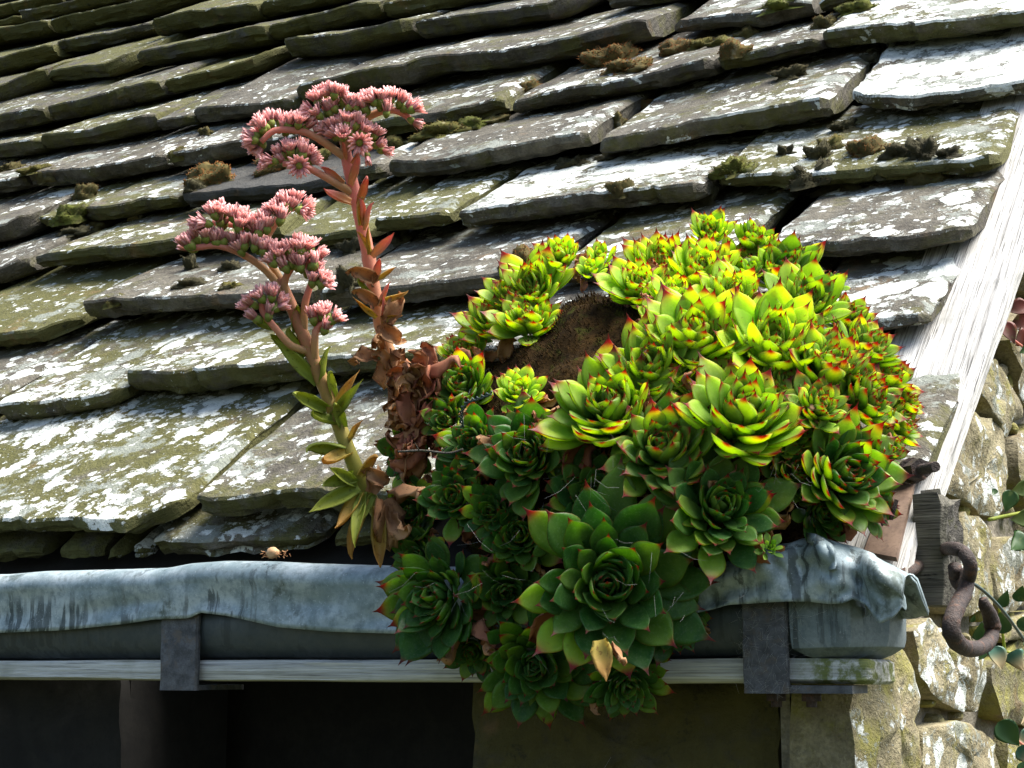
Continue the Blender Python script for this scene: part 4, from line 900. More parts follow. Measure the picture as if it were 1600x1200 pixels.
for e, L, n in late:                          # shrivelled old leaves packed under each rosette
    for k in range(5 if L > .03 else 2):
        ph = rl.uniform(0, 6.28); ln = L*rl.uniform(.55, .85)
        put('dry_leaf', rl.choice(DB+DR), e, mw=Matrix.Rotation(ph, 4, 'Z') @ Matrix.Translation((L*.35, 0, -L*.10)) @ Matrix.Rotation(-math.radians(rl.uniform(-25, 12)), 4, 'Y') @ Matrix.Rotation(rl.uniform(-.5, .5), 4, 'X') @ Matrix.Scale(ln, 4))

# flowers: pointed pink petals in a cup over a green calyx
def flower_geo(npet, el, spread, L=1.):
    mb = MB()
    for ring, (n_, e_, l_, o) in enumerate(((npet, el, 1., 0.), (npet-3, el+16, .86, .3))):
        for k in range(n_):
            a = 2*PI*(k+o)/n_+random.uniform(-.1, .1); e2 = math.radians(e_+random.uniform(-9, 9)); l2 = L*l_*random.uniform(.88, 1.1)
            vs = []; tt = []
            for t, hw in ((0, .09), (.35, .15), (.7, .125), (.93, .05)):
                bend = e2-(t-.3)*spread; rr_ = .20+l2*t*math.cos(e2)+(.12*spread*t*t); zz = .12+l2*t*math.sin(e2)-.1*spread*t*t
                for s_, zz2 in ((-1, .02), (0, -.025), (1, .02), (0, .03)):
                    y = s_*hw; vs.append((rr_*math.cos(a)-y*math.sin(a), rr_*math.sin(a)+y*math.cos(a), zz+zz2)); tt.append(t)
            mb.add(vs, [(i*4+j, i*4+(j+1) % 4, (i+1)*4+(j+1) % 4, (i+1)*4+j) for i in range(3) for j in range(4)]+[(3, 2, 1, 0), (12, 13, 14, 15)], tt)
    return mesh('petals', mb.v, mb.f, M['petal'], True, {'tt': mb.t})
PET = [flower_geo(17, 74, .2, 1.05), flower_geo(18, 64, .4, 1.0), flower_geo(15, 82, .1, 1.05), flower_geo(15, 34, .7)]
mb = MB(); m_ = 12; vs = []; tt = []
for j, (rr_, zz) in enumerate(((.08, -.40), (.20, -.30), (.30, -.12), (.35, .06), (.30, .22))):
    for k in range(m_): a = 2*PI*k/m_; q = 1+.12*(k % 2)*(j > 1); vs.append((rr_*q*math.cos(a), rr_*q*math.sin(a), zz+(.14 if j == 4 and k % 2 else 0))); tt.append(j/4)
mb.add(vs, [(j*m_+k, j*m_+(k+1) % m_, (j+1)*m_+(k+1) % m_, (j+1)*m_+k) for j in range(4) for k in range(m_)]+[tuple(range(m_))[::-1], tuple(4*m_+k for k in range(m_))], tt)
CAL = mesh('calyx', mb.v, mb.f, M['calyx'], True, {'tt': mb.t})
rf_ = random.Random(21)
def flower(parent, px, py, depth, r, ang, kind=None, toward=.25):
    a = math.radians(ang); z = RIGHT*math.cos(a)+UP*math.sin(a)+BACK*toward
    P = at(px, py, depth); sz = r*1.42*depth/FPX
    m = Matrix.Translation(Vector(P)-parent.location) @ frame(z, rf_.uniform(0, 6)) @ Matrix.Scale(sz, 4)
    o = put('flower', PET[rf_.choice((0, 0, 1, 1, 2)) if kind is None else kind], parent, mw=m)
    put('calyx', CAL, o, mw=Matrix.Diagonal((.86, .86, .9, 1)))
def stem(parent, pts, r0, r1, mat, name='stem', n=30, bumps=.0):
    P = spline([at(*p) for p in pts], n); rad = [(r0+(r1-r0)*i/n)*(1+bumps*nz(i*.9, r0*999, 1)) for i in range(n+1)]
    mb = MB(); mb.tube(P, rad, 9)
    for k in range(int(n*14)):                   # soft hairs
        i = rf_.randrange(n); c = P[i]+(P[i+1]-P[i])*rf_.random(); d = Vector((rf_.gauss(0, 1), rf_.gauss(0, 1), rf_.gauss(0, 1))).normalized(); w = d.orthogonal().normalized()*.00011
        c = Vector(c); L = rad[i]+rf_.uniform(.0008, .0024); mb.add([c+d*rad[i]*.8+w, c+d*rad[i]*.8-w, c+d*L], [(0, 1, 2)], [.9]*3)
    return mb.build(name, M[mat], parent)

K = 1.80/FPX
SA = empty('flowering_stalk', at(590, 800, 1.80), 'shorter pink flowering houseleek stalk leaning left with green and yellow stem leaves', 'flower stalk')
main = [(598, 812, 1.80), (572, 768, 1.80), (548, 712, 1.79), (528, 660, 1.79), (508, 608, 1.785), (486, 552, 1.78), (466, 505, 1.78), (448, 462, 1.78), (436, 436, 1.78)]
stem(SA, main, 13*K, 9*K, 'stem_green', bumps=.12)
for pts in ([(448, 466, 1.78), (418, 425, 1.775), (380, 398, 1.77), (340, 384, 1.765), (300, 388, 1.76)], [(440, 440, 1.78), (425, 415, 1.785), (400, 372, 1.79), (365, 352, 1.79), (332, 348, 1.79)],
            [(406, 385, 1.785), (422, 362, 1.785), (440, 335, 1.785), (462, 324, 1.785)], [(450, 468, 1.78), (445, 440, 1.775), (460, 415, 1.77), (484, 408, 1.765)],
            [(474, 525, 1.78), (476, 480, 1.775), (482, 455, 1.77), (490, 432, 1.77)], [(484, 550, 1.78), (455, 540, 1.77), (432, 515, 1.765), (412, 490, 1.765), (408, 475, 1.765)], [(492, 565, 1.78), (492, 530, 1.77), (496, 512, 1.77), (512, 502, 1.77)]):
    stem(SA, pts, 6.5*K, 4.5*K, 'stem_red', 'branch', 16)
FA = [(296, 386, 160), (308, 376, 130), (322, 374, 105), (336, 380, 95), (350, 379, 100), (366, 384, 90), (382, 386, 100), (398, 388, 80), (412, 392, 90), (425, 398, 70), (436, 404, 80),
      (326, 350, 150), (336, 338, 115), (350, 334, 100), (364, 342, 95), (378, 346, 80), (390, 356, 75), (404, 366, 70), (372, 356, 95), (344, 350, 110),
      (422, 346, 120), (432, 332, 110), (446, 322, 95), (460, 318, 80), (472, 326, 40), (440, 342, 95), (412, 352, 110),
      (452, 396, 110), (464, 388, 95), (478, 392, 80), (490, 400, 40), (442, 418, 110), (456, 414, 95), (472, 412, 85), (486, 418, 60), (492, 436, 60), (480, 428, 90), (500, 442, 20),
      (398, 478, 140), (410, 468, 110), (424, 466, 90), (434, 478, 70), (404, 500, 150), (418, 492, 110), (490, 502, 100), (503, 496, 80), (518, 502, 30), (498, 512, 80)]
FA += [(x+rf_.uniform(-9, 9), y+rf_.uniform(-2, 9), a+rf_.uniform(-40, 40)) for x, y, a in FA if rf_.random() < .8]
for x, y, a in FA: flower(SA, x, y, 1.765+rf_.uniform(-.012, .012), 15.5, a+rf_.uniform(-18, 18), toward=rf_.uniform(.0, .55))
for x, y, a, l, v, rl_ in ((432, 512, 150, 52, BG, .3), (462, 520, 95, 60, BG, -.4), (452, 545, 140, 48, BG, .5), (500, 585, 100, 62, BG, -.2), (474, 560, 120, 70, BG, .8), (495, 600, 148, 95, BG, .9), (510, 640, 146, 80, BG, -.4), (500, 606, 80, 70, BG, -.3), (520, 648, 62, 75, BY, .5),
                           (522, 650, 50, 92, BG, -.6), (530, 662, 175, 62, BG, .4), (540, 700, 170, 70, BG, -.3), (548, 706, 200, 60, BY, .2), (552, 740, 190, 76, BG, .3), (556, 756, 160, 70, BG, .2), (560, 760, 205, 84, BG, -.5), (560, 742, 60, 52, BY, .3), (545, 690, 55, 50, BY, -.2), (566, 770, 230, 70, BY, .3),
                           (574, 780, 262, 112, BY, .1), (590, 790, 275, 105, BY, -.7), (570, 770, 255, 90, BG, .5), (584, 772, 250, 75, BG, -.3), (520, 622, 110, 60, BG, .2), (536, 668, 120, 60, BG, .2)):
    place_leaf(SA, rf_.choice(v), at(x, y, 1.785), a+rf_.uniform(-14, 14), l*K*rf_.uniform(.85, 1.1), rf_.uniform(.0, .6), rl_+rf_.uniform(-.7, .7), rf_.uniform(.6, 1.), name='bract')
for x, y, a, l in ((600, 780, 285, 100), (610, 792, 268, 88), (580, 770, 70, 60), (612, 770, 30, 90), (600, 760, 120, 50), (606, 800, 300, 80)):
    place_leaf(SA, rf_.choice(DB), at(x, y, 1.78), a, l*K, rf_.uniform(.0, .4), rf_.uniform(-1, 1), name='dry_leaf')

K2 = 1.86/FPX
SB = empty('flowering_stalk', at(650, 700, 1.88), 'taller pink flowering houseleek stalk with reddish stem and withered brown foot', 'flower stalk')
stem(SB, [(662, 716, 1.88), (640, 650, 1.88), (620, 590, 1.875), (604, 540, 1.87), (592, 490, 1.865), (582, 440, 1.86), (574, 390, 1.86), (564, 345, 1.86), (554, 300, 1.86), (545, 262, 1.86), (540, 236, 1.86)], 13*K2, 9*K2, 'stem_red', bumps=.12, n=44)
for pts in ([(545, 250, 1.86), (520, 232, 1.855), (495, 215, 1.85), (470, 205, 1.845), (430, 204, 1.84), (408, 222, 1.84)], [(552, 302, 1.86), (528, 288, 1.85), (500, 272, 1.845), (470, 258, 1.84), (442, 256, 1.84)], [(541, 240, 1.86), (534, 212, 1.86), (520, 186, 1.86), (505, 166, 1.86)],
            [(541, 236, 1.86), (560, 196, 1.86), (585, 178, 1.86), (612, 172, 1.86), (634, 180, 1.86), (642, 190, 1.86)], [(541, 236, 1.86), (546, 218, 1.85), (562, 216, 1.845), (580, 234, 1.845)]):
    stem(SB, pts, 7*K2, 4.5*K2, 'stem_red', 'branch', 16)
FB = [(402, 212, 175, 15), (410, 198, 140, 15), (424, 194, 110, 15), (438, 194, 95, 15), (452, 198, 85, 15), (466, 196, 80, 15), (478, 196, 60, 14), (406, 226, 200, 14), (420, 210, 120, 14), (446, 208, 95, 14),
      (430, 252, 170, 14), (442, 244, 120, 14), (454, 238, 100, 15), (468, 238, 85, 15), (478, 246, 50, 14), (446, 256, 140, 13),
      (492, 176, 150, 15), (498, 160, 125, 15), (508, 150, 105, 15), (522, 150, 90, 15), (536, 156, 75, 15), (500, 182, 150, 14), (516, 178, 100, 15), (530, 170, 90, 15), (546, 168, 80, 14),
      (556, 170, 95, 15), (568, 164, 100, 15), (582, 160, 95, 15), (596, 160, 90, 15), (610, 158, 85, 15), (624, 164, 60, 15), (636, 174, 30, 15), (642, 188, -30, 13), (574, 174, 95, 13), (604, 172, 90, 13),
      (516, 206, 150, 15), (528, 198, 115, 15), (542, 194, 95, 15), (556, 198, 75, 15), (566, 208, 50, 15), (532, 214, 120, 15), (548, 210, 80, 15), (584, 214, 40, 14), (586, 228, 10, 13)]
FB += [(x+rf_.uniform(-9, 9), y+rf_.uniform(-2, 9), a+rf_.uniform(-40, 40), r) for x, y, a, r in FB if rf_.random() < .8]
for x, y, a, r in FB: flower(SB, x, y, 1.85+rf_.uniform(-.012, .012), r, a+rf_.uniform(-18, 18), toward=rf_.uniform(.0, .55))
flower(SB, 468, 258, 1.835, 14, 270, 3, 2.5); flower(SB, 562, 222, 1.835, 14, 270, 3, 2.5); flower(SB, 536, 216, 1.835, 14, 90, 1, 1.6); flower(SB, 574, 242, 1.84, 11, 280, 2, .5); flower(SB, 494, 210, 1.85, 8, 95, 2, .2)
for x, y, a, l, v, rl_ in ((538, 285, 140, 56, BR, .2), (550, 290, 75, 62, BR, -.3), (560, 318, 78, 66, BR, .5), (548, 318, 168, 72, BR, .3), (570, 360, 58, 62, BR, -.4), (566, 352, 112, 60, BR, .6), (562, 352, 100, 66, BY, .1), (578, 398, 82, 66, BY, .3), (582, 402, 40, 70, BR, -.5), (580, 398, 120, 50, BY, .4),
                           (588, 436, 32, 48, BY, .4), (582, 445, 122, 66, BY, .1), (578, 462, 138, 52, BG, -.3), (592, 470, 20, 52, BY, .3), (584, 480, 115, 60, BG, .3), (588, 496, 130, 60, BY, -.2), (594, 500, 10, 46, BY, .1), (540, 250, 110, 36, BR, .2), (548, 255, 60, 34, BR, .2), (584, 440, 70, 50, BR, .1), (590, 478, 75, 50, BR, .1), (596, 515, 95, 55, BR, .1)):
    place_leaf(SB, rf_.choice(v if rf_.random() < .8 else DB), at(x, y, 1.85), a+rf_.uniform(-10, 10), l*K2*rf_.uniform(.75, 1.), rf_.uniform(.0, .6), rl_+rf_.uniform(-.8, .8), rf_.uniform(.5, .85), name='bract')
for i in range(22):
    f = rf_.random(); x, y = 600+58*f+rf_.uniform(-12, 12), 535+150*f
    place_leaf(SB, rf_.choice(DB), at(x, y, 1.855), rf_.choice((265, 280, 250, 300, 110, 60)), rf_.uniform(50, 90)*K2, rf_.uniform(0, .6), rf_.uniform(-1.5, 1.5), name='dry_leaf')
for x, y, a, l in ((598, 505, 300, 55), (600, 500, 40, 60), (590, 560, 170, 60), (582, 545, 85, 36)):
    place_leaf(SB, rf_.choice(DB), at(x, y, 1.85), a, l*K2, .2, .5, name='dry_leaf')
WR = empty('withered_rosette', at(668, 640, 1.84), 'shrivelled red brown dead rosette at the foot of the taller flower stalk', 'dead houseleek')
for i in range(34):
    f = rf_.random(); x, y = 640+50*rf_.random(), 585+120*f
    place_leaf(WR, rf_.choice(DR if rf_.random() < .75 else DB), at(x, y, 1.80+rf_.uniform(-.01, .03)), rf_.choice((265, 280, 250, 300, 235, 90, 60, 130)), rf_.uniform(45, 80)*K, rf_.uniform(0, .7), rf_.uniform(-1.5, 1.5), name='dry_leaf')
DL = empty('dead_leaf', at(945, 1005, 1.57), 'single yellow dying leaf hanging below the largest open rosette', 'dead leaf')
place_leaf(DL, leaf_mesh('blade', M['bract_yellow'], LAN, W=.5, th=.05, bend=.3, cup=.5, crinkle=.06), at(938, 1000, 1.475), 280, 64*1.57/FPX, .4, .2, name='blade')
place_leaf(DL, DB[2], at(955, 1005, 1.475), 320, 55*1.57/FPX, .4, .2, name='shrivelled_edge')

# ------------------------------------------------------------------ moss cushions on the tiles
bpy.context.view_layer.update()
DG = bpy.context.evaluated_depsgraph_get()
ROOFNAMES = ('stone_tile',)
def hit(px, py, names=ROOFNAMES):
    o = Vector(CAM); d = Vector(ray(px, py)).normalized()
    for _ in range(40):
        ok, loc, nr, idx, ob, mt_ = S.ray_cast(DG, o, d)
        if not ok: break
        if ob.name.split('.')[0] in names: return np.array(loc), np.array(nr)
        o = loc+d*.002
    w = roof(px, py, .01); return rf(w[0], w[1], .01), N
def moss_mesh(seed, lump=.25, ns=420, sp=.20):
    rs = random.Random(seed); mb = MB(); nA, nB = 22, 9; vs = []; tt = []
    def surf(a, b):
        d = Vector((math.cos(a)*math.sin(b), math.sin(a)*math.sin(b), math.cos(b)))
        k = .86+noise.noise(d*1.6+Vector((seed*3.1, 0, 0)))*lump*1.3+noise.noise(d*4+Vector((0, seed*2.3, 0)))*lump*.6
        return d*k, d
    for j in range(nB+1):
        for i in range(nA): p, d = surf(2*PI*i/nA, (j+.15)/nB*1.72); vs.append(p); tt.append(.25)
    mb.add(vs, [(j*nA+i, (j+1)*nA+i, (j+1)*nA+(i+1) % nA, j*nA+(i+1) % nA) for j in range(nB) for i in range(nA)]+[tuple(range(nA))], tt)
    for k in range(ns):
        p, d = surf(rs.uniform(0, 2*PI), math.acos(rs.uniform(-.05, 1)))
        dd = (d+Vector((rs.gauss(0, .45), rs.gauss(0, .45), rs.gauss(.15, .4)))).normalized(); L = sp*rs.uniform(.5, 1.3); w = .028*rs.uniform(.7, 1.3)
        a = dd.orthogonal().normalized()*w; b = dd.cross(a); p = p-d*.03
        mb.add([p+a, p-a*.5+b*.87, p-a*.5-b*.87, p+dd*L], [(0, 1, 3), (1, 2, 3), (2, 0, 3)], [.2, .2, .2, 1.])
    return mesh('moss_cushion', mb.v, mb.f, M['moss'], True, {'tt': mb.t})
MM = [moss_mesh(1, .35, 900, .10), moss_mesh(2, .45, 900, .11), moss_mesh(3, .6, 900, .14), moss_mesh(4, .65, 800, .16)]
ST_ = {'o': (.9, .1, .1), 'b': (.35, .15, .25), 'd': (.1, .1, .75), 'g': (.1, .8, .1), 'y': (.2, .3, .0), 'k': (.05, .2, .9), 'r': (1., .0, .2)}
MG = 'moss cushions growing on the roof tiles'
# px, py of the foot, width, height, style, label
MOSS = [
 (322, 292, 66, 36, 'o', 'orange topped moss cushion above the dark slate left of the flower stalks'),
 (298, 300, 30, 18, 'd', 'little dark moss tuft at the left foot of the orange topped cushion'),
 (336, 264, 26, 14, 'b', 'small brown moss tuft just above the orange topped cushion'),
 (128, 312, 42, 24, 'b', 'round grey brown moss tuft on a tile edge at the left'),
 (105, 346, 62, 26, 'g', 'low green brown moss cushion at the tile joint on the left'),
 (150, 362, 44, 16, 'b', 'flat brown moss strip lying right below the green brown cushion on the left'),
 (112, 368, 46, 12, 'd', 'thin dark moss line under the tile edge at the left'),
 (12, 268, 40, 12, 'b', 'flat moss pad at the left edge of the roof'),
 (50, 272, 50, 12, 'y', 'straw coloured moss pad near the left edge of the roof'),
 (72, 284, 44, 18, 'b', 'brown moss pad nearest the long tile joint at upper left'),
 (276, 250, 36, 18, 'y', 'pale straw moss pad on the white spotted tile above the dark slate'),
 (318, 212, 22, 12, 'b', 'small brown tuft in the joint right of the white stained tile end'),
 (612, 236, 56, 22, 'y', 'flat olive moss right behind the taller flower head'),
 (682, 214, 76, 22, 'y', 'long olive moss roll lying along a tile joint right of the taller flower'),
 (728, 203, 52, 18, 'g', 'green end of the long moss roll right of the taller flower'),
 (772, 194, 40, 12, 'b', 'thin brown moss streak at the far end of the long roll'),
 (425, 270, 66, 26, 'o', 'orange brown moss cushion behind the left arm of the taller flower'),
 (486, 258, 54, 22, 'y', 'dull olive moss behind the stem of the taller flower'),
 (948, 104, 84, 34, 'r', 'biggest rust red moss cushion under a tile edge at the top'),
 (978, 114, 78, 22, 'o', 'long orange moss bank in front of the biggest rust red cushion'),
 (1052, 86, 44, 24, 'r', 'rust red moss tuft right of the biggest red cushion'),
 (1088, 78, 46, 16, 'y', 'olive moss line along the tile joint at the top'),
 (1124, 72, 40, 14, 'y', 'pale end of the moss line along the tile joint at the top'),
 (1144, 88, 46, 26, 'o', 'orange moss tuft hanging over a joint at top centre'),
 (1166, 60, 36, 18, 'b', 'brown moss tuft just above the one hanging over the joint'),
 (1003, 172, 34, 16, 'r', 'small brick red tuft in the gap above the dark grey tile'),
 (961, 200, 28, 24, 'b', 'pale brown tuft standing in the upright joint between two tiles'),
 (888, 262, 42, 16, 'k', 'blackish moss below the white crusted tile end'),
 (950, 250, 52, 14, 'd', 'dark moss fringe beneath the tile right of the upright joint'),
 (968, 306, 46, 24, 'b', 'round brown moss ball alone on a white speckled tile above the houseleeks'),
 (1147, 272, 64, 26, 'g', 'green and brown moss cushion at the left end of the mossy tile'),
 (1102, 324, 36, 30, 'd', 'grey dark moss hanging from the tile end above the crest'),
 (954, 352, 42, 14, 'd', 'dark flat moss in the joint just above the houseleeks'),
 (822, 144, 38, 16, 'o', 'orange moss patch left of the white crusted tile end'),
 (1216, 16, 64, 18, 'g', 'dark green moss at the top edge right of centre'),
 (1288, 46, 38, 22, 'b', 'brown tuft in the joint left of the broad white tile'),
 (1336, 20, 62, 18, 'g', 'green moss bank at the top above the broad white tile'),
 (1232, 124, 48, 16, 'd', 'dark moss strip on the joint below the top white tile'),
 (1358, 98, 30, 14, 'k', 'black moss in the gap between the two white tiles'),
 (1316, 206, 44, 14, 'k', 'blackish moss under the end of the brown striped tile'),
 (1292, 236, 44, 22, 'y', 'olive moss cushion left in the row across the verge tile'),
 (1278, 250, 42, 22, 'd', 'grey moss lump below the olive one in the row across the verge tile'),
 (1350, 244, 62, 28, 'o', 'red brown moss cushion in the middle of the row on the verge tile'),
 (1398, 248, 42, 24, 'd', 'dark shaggy moss next to the red brown cushion on the verge tile'),
 (1440, 248, 50, 28, 'k', 'blackish shaggy moss at the right of the row on the verge tile'),
 (1480, 246, 36, 12, 'k', 'thin dark moss tail ending the row on the verge tile'),
 (1225, 244, 26, 14, 'd', 'tiny dark tuft alone on the tan stone of the verge tile'),
 (1264, 286, 70, 32, 'd', 'grey brown shaggy moss on the lower edge of the verge tile'),
 (1312, 296, 70, 36, 'd', 'dark brown shaggy moss bulging over the lower edge of the verge tile'),
 (1372, 278, 36, 20, 'd', 'small dark moss ball in the white crust of the verge tile'),
 (1444, 288, 60, 36, 'b', 'round dark brown moss ball biggest on the right of the verge tile'),
 (1494, 276, 30, 20, 'b', 'small round moss ball rightmost on the verge tile'),
 (766, 352, 36, 34, 'b', 'brown moss ball on a tile end between flower stalk and houseleeks'),
 (618, 380, 40, 20, 'd', 'dark moss in the joint right of the taller stem'),
 (546, 398, 36, 20, 'k', 'black moss lump in the joint left of the taller stem'),
 (540, 452, 48, 30, 'd', 'dark brown moss ball at the tile end left of the taller stem'),
 (296, 424, 24, 22, 'd', 'dark tuft at the end of the tile left of the shorter flower'),
 (356, 424, 28, 16, 'd', 'dark tuft hanging behind the shorter flower head'),
 (176, 478, 32, 16, 'y', 'straw tuft at the corner of the long tile at the left'),
 (290, 450, 42, 14, 'd', 'grey moss streak on the white spotted tile left of the shorter flower'),
 (356, 452, 30, 10, 'y', 'little olive moss streak just below the shorter flower head'),
 (812, 418, 54, 32, 'o', 'orange brown moss cushion against the upper left side of the houseleeks'),
 (790, 430, 24, 20, 'k', 'black tuft at the left foot of the orange brown cushion by the houseleeks'),
]
rm = random.Random(4)
for px, py, w, h, st, lab in MOSS:
    P, nr = hit(px, py-2); dep = (P-CAM) @ -BACK
    hw, hh = w*.5*dep/FPX*1.42, h*dep/FPX*1.0
    base = P-N*hh*.10-U*.0
    x = Vector((1, 0, 0)); z = Vector(N*.55+np.array([0, 0, 1])*.45).normalized(); y = z.cross(x).normalized(); x = y.cross(z)
    m = Matrix((x, y, z)).transposed().to_4x4()
    me = MM[2+rm.randrange(2)] if st in 'kd' else MM[rm.randrange(3)]
    o = put('moss_cushion', me, None, mw=Matrix.Translation(base+np.array(y)*hw*.3) @ m @ Matrix.Rotation(0, 4, 'Z') @ Matrix.Diagonal((hw, hw*.72, hh, 1)) @ Matrix.Rotation(rm.uniform(0, 6.28), 4, 'Z'), color=tuple(max(0, min(1, c+rm.uniform(-.08, .08))) for c in ST_[st]))
    tag(o, lab, 'moss', MG)
P, nr = hit(212, 342)
mb = MB(); vs = [(-1, -.5, 0), (1, -.5, 0), (.9, .5, 0), (-.8, .5, 0), (-.55, -.35, .8), (.45, -.3, .95), (.35, .3, .8), (-.4, .3, .7), (0, -.6, .5)]
mb.add(vs, [(0, 1, 5, 4), (1, 2, 6, 5), (2, 3, 7, 6), (3, 0, 4, 7), (4, 5, 6, 7), (0, 3, 2, 1)])
o = put('stone_chip', mesh('stone_chip', mb.v, mb.f, M['wall'], False), None, mw=Matrix.Translation(P) @ Matrix((Vector((1, 0, 0)), Vector(U), Vector(N))).transposed().to_4x4() @ Matrix.Scale(.017, 4), color=(.8, 0, 0))
tag(o, 'pale triangular stone chip lying on a tile at the left', 'stone')

# ------------------------------------------------------------------ small things
P, nr = hit(426, 872, ('lead_lip',))
HU = empty('snail_shell', P, 'small round tan shell in a scrap of debris on the gutter rim', 'shell')
bm_ = MB(); nA, nB = 16, 8; vs = []
for j in range(nB+1):
    for i in range(nA): a, b = 2*PI*i/nA, PI*j/nB; k = 1+.06*math.sin(6*b+a); vs.append((P[0]+.0085*k*math.cos(a)*math.sin(b), P[1]+.0065*k*math.sin(a)*math.sin(b), P[2]+.006+.0068*k*math.cos(b)))
bm_.add(vs, [(j*nA+i, (j+1)*nA+i, (j+1)*nA+(i+1) % nA, j*nA+(i+1) % nA) for j in range(nB) for i in range(nA)]); bm_.build('shell', M['husk'], HU)
db = MB()
for k in range(60):
    p = P+np.array([rm.gauss(0, .010), rm.uniform(-.004, .006), .0015+abs(rm.gauss(0, .003))]); d = np.array([rm.gauss(0, 1), rm.gauss(0, .6), rm.gauss(0, .5)]); d *= rm.uniform(.003, .006)/np.linalg.norm(d); db.tube([p, p+d], [.0006, .0003], 3)
db.build('debris', M['dry'], HU)
tw = MB(); tw.tube(spline([at(622, 706, 1.70), at(660, 704, 1.69), at(700, 708, 1.68), at(724, 702, 1.68)], 12), [.0011]*13, 6)
for a_, b_ in (((655, 704), (648, 692)), ((690, 707), (699, 697))): tw.tube([at(*a_, 1.69), at(*b_, 1.685)], [.0008, .0004], 5)
tag(tw.build('twig', M['beam_end']), 'thin dark twig lying across the withered leaves', 'twig')
wr = MB()
base = spline([at(722, 668, 1.70), at(720, 646, 1.69), at(730, 628, 1.68), at(748, 622, 1.67), at(768, 614, 1.66)], 60)
for ph in (0, PI):
    wr.tube([p+(RIGHT*math.cos(i*.55+ph)+UP*math.sin(i*.55+ph))*.0016 for i, p in enumerate(base)], [.0009]*61, 6)
tag(wr.build('twisted_wire', M['wire']), 'dark green twisted wire bent between the rosettes on the left', 'wire')
wr = MB(); wr.tube(spline([hp(1512, 906), hp(1540, 926, .0), hp(1570, 958, .0), hp(1600, 1000, -.01), hp(1640, 1060, -.02)], 30), [.0016]*31, 6)
tag(wr.build('cable', M['wire'], color=(0, 0, 0)), 'thin grey green wire running from the hook to the right', 'wire')

# cobwebs strung between the leaf tips
rc = random.Random(9)
WEB = MB()
for cx_, cy_, rx, ry, n, dp in ((950, 765, 90, 60, 46, 1.545), (830, 720, 55, 60, 30, 1.60), (1240, 745, 45, 45, 22, 1.50), (1000, 930, 110, 90, 36, 1.475), (1195, 1010, 50, 60, 22, 1.53), (850, 880, 90, 70, 22, 1.555), (560+180, 920, 60, 70, 16, 1.63), (930, 1070, 70, 60, 16, 1.58)):
    for k in range(n):
        a = (cx_+rc.gauss(0, rx*.6), cy_+rc.gauss(0, ry*.6)); an = rc.uniform(0, 2*PI); l = rc.uniform(12, 60)
        b = (a[0]+l*math.cos(an), a[1]+l*math.sin(an)); d1, d2 = dp+rc.uniform(-.01, .05), dp+rc.uniform(-.01, .05)
        p, q = at(a[0], a[1], d1), at(b[0], b[1], d2); mid = (p+q)/2-np.array([0, 0, rc.uniform(0, .004)])
        k % 3 or WEB.tube([p, mid, q], [.00006]*3, 3)
tag(WEB.build('cobweb', M['web']), 'fine pale cobweb threads strung over the lower rosettes', 'cobweb', kind='stuff')
WE2 = MB()
b0 = plane(1192, 1010, 1, -.0725)
for k in range(200):
    p = plane(rc.uniform(1150, 1250), rc.uniform(945, 1085), 1, -.0725-rc.uniform(0, .004)); d = np.array([rc.gauss(0, 1), rc.gauss(0, .25), rc.gauss(0, 1)]); d *= rc.uniform(.004, .012)/np.linalg.norm(d)
    WE2.tube([p, p+d*.5+np.array([0, -.001, 0]), p+d], [.00007]*3, 3)
tag(WE2.build('cobweb', M['web']), 'dusty cobweb lint clinging to the broad iron bracket', 'cobweb', kind='stuff')

# ------------------------------------------------------------------ ivy at the right edge
IV = {}
IVT = [(0, .02), (.03, .30), (.10, .46), (.22, .50), (.36, .40), (.50, .34), (.64, .26), (.80, .15), (.92, .06), (1., 0.)]
for k in ('ivy', 'ivy_pale', 'ivy_red', 'ivy_tan'): IV[k] = [leaf_mesh('leaf', M[k], tb, W=w, th=.018, bend=b, cup=c, crinkle=.03, nc=8, seed=j) for j, (tb, w, b, c) in enumerate(((IVT, .95, .3, -.15), (OVA, .8, -.3, .25), (OVA, .72, .5, .3)))]
def sprig(label, px, py, stems, leaves):
    P0 = plane(px, py, 0, -.02); e = empty('ivy_sprig', P0, label, 'ivy')
    for pts in stems:
        mb = MB(); Q = spline([plane(x, y, 0, GX+.012+d) for x, y, d in pts], 14); mb.tube(Q, [.0024-.0010*i/14 for i in range(15)], 6); mb.build('stem', M['bract_green'] if 'green' in label else M['stem_red'], e)
    for x, y, ang, l, kind, v, tw_ in leaves:
        P = plane(x, y, 0, -.02+rm.uniform(-.01, .02)); dep = (P-CAM) @ -BACK
        place_leaf(e, IV[kind][v], P, ang, l*.78*dep/FPX, tw_, rm.uniform(-.5, .5))
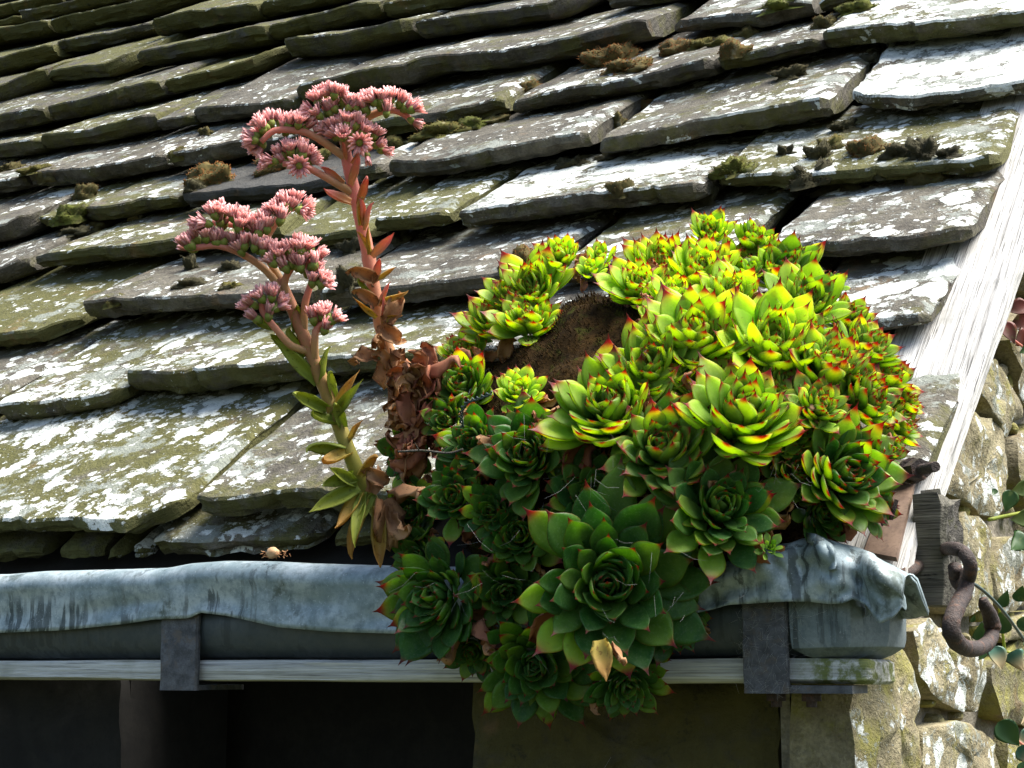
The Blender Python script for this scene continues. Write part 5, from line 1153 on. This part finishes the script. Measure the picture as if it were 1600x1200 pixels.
sprig('ivy sprig with pale green leaves at the right edge above the hook', 1600, 800, [[(1545, 812, .0), (1570, 806, .01), (1598, 800, .015), (1640, 790, .02)], [(1640, 860, 0), (1610, 850, .01), (1590, 842, .01)]],
      [(1610, 760, 195, 44, 'ivy_pale', 1, .3), (1580, 766, 255, 46, 'ivy', 1, .2), (1612, 806, 190, 50, 'ivy_pale', 1, .5), (1606, 838, 215, 54, 'ivy', 0, .3), (1556, 764, 240, 18, 'ivy', 2, .3), (1620, 850, 250, 50, 'ivy', 1, .2), (1618, 730, 200, 30, 'ivy', 2, .2)])
sprig('dark green ivy sprig hanging behind the iron hook', 1560, 1000, [[(1640, 1032, 0), (1600, 1024, .01), (1572, 1018, .012)], [(1570, 1018, .01), (1566, 985, .01), (1560, 940, .012)]],
      [(1518, 972, 80, 18, 'ivy', 2, .2), (1530, 1000, 95, 48, 'ivy', 2, .3), (1568, 990, 100, 52, 'ivy', 2, .1), (1560, 948, 60, 40, 'ivy', 1, .3), (1552, 1010, 290, 50, 'ivy_tan', 1, .5), (1580, 1018, 300, 46, 'ivy_tan', 0, .3), (1538, 1016, 240, 24, 'ivy', 1, .3), (1595, 985, 60, 40, 'ivy', 1, .2), (1600, 1000, 320, 40, 'ivy', 1, .2), (1590, 940, 80, 40, 'ivy', 2, .2)])
sprig('ivy sprig with teal leaves edged tan at the bottom right corner', 1590, 1150, [[(1640, 1185, 0), (1600, 1165, .01), (1572, 1140, .012)]],
      [(1560, 1128, 310, 62, 'ivy', 1, .3), (1620, 1120, 190, 52, 'ivy_tan', 0, .5), (1590, 1168, 320, 46, 'ivy_tan', 1, .3), (1612, 1140, 240, 56, 'ivy_tan', 1, .3), (1600, 1190, 270, 40, 'ivy', 1, .3)])
sprig('creeper sprig with dark red leaves at the right edge below the white plank', 1590, 500, [[(1640, 560, 0), (1604, 545, .01), (1580, 528, .015)]],
      [(1606, 478, 190, 48, 'ivy_red', 1, .2), (1612, 500, 195, 52, 'ivy_red', 1, .3), (1566, 504, 300, 50, 'ivy_red', 1, .4), (1606, 522, 215, 44, 'ivy_red', 0, .3), (1612, 416, 200, 34, 'ivy_pale', 1, .3), (1614, 432, 170, 26, 'ivy_red', 2, .3), (1620, 540, 200, 40, 'ivy', 1, .3)])
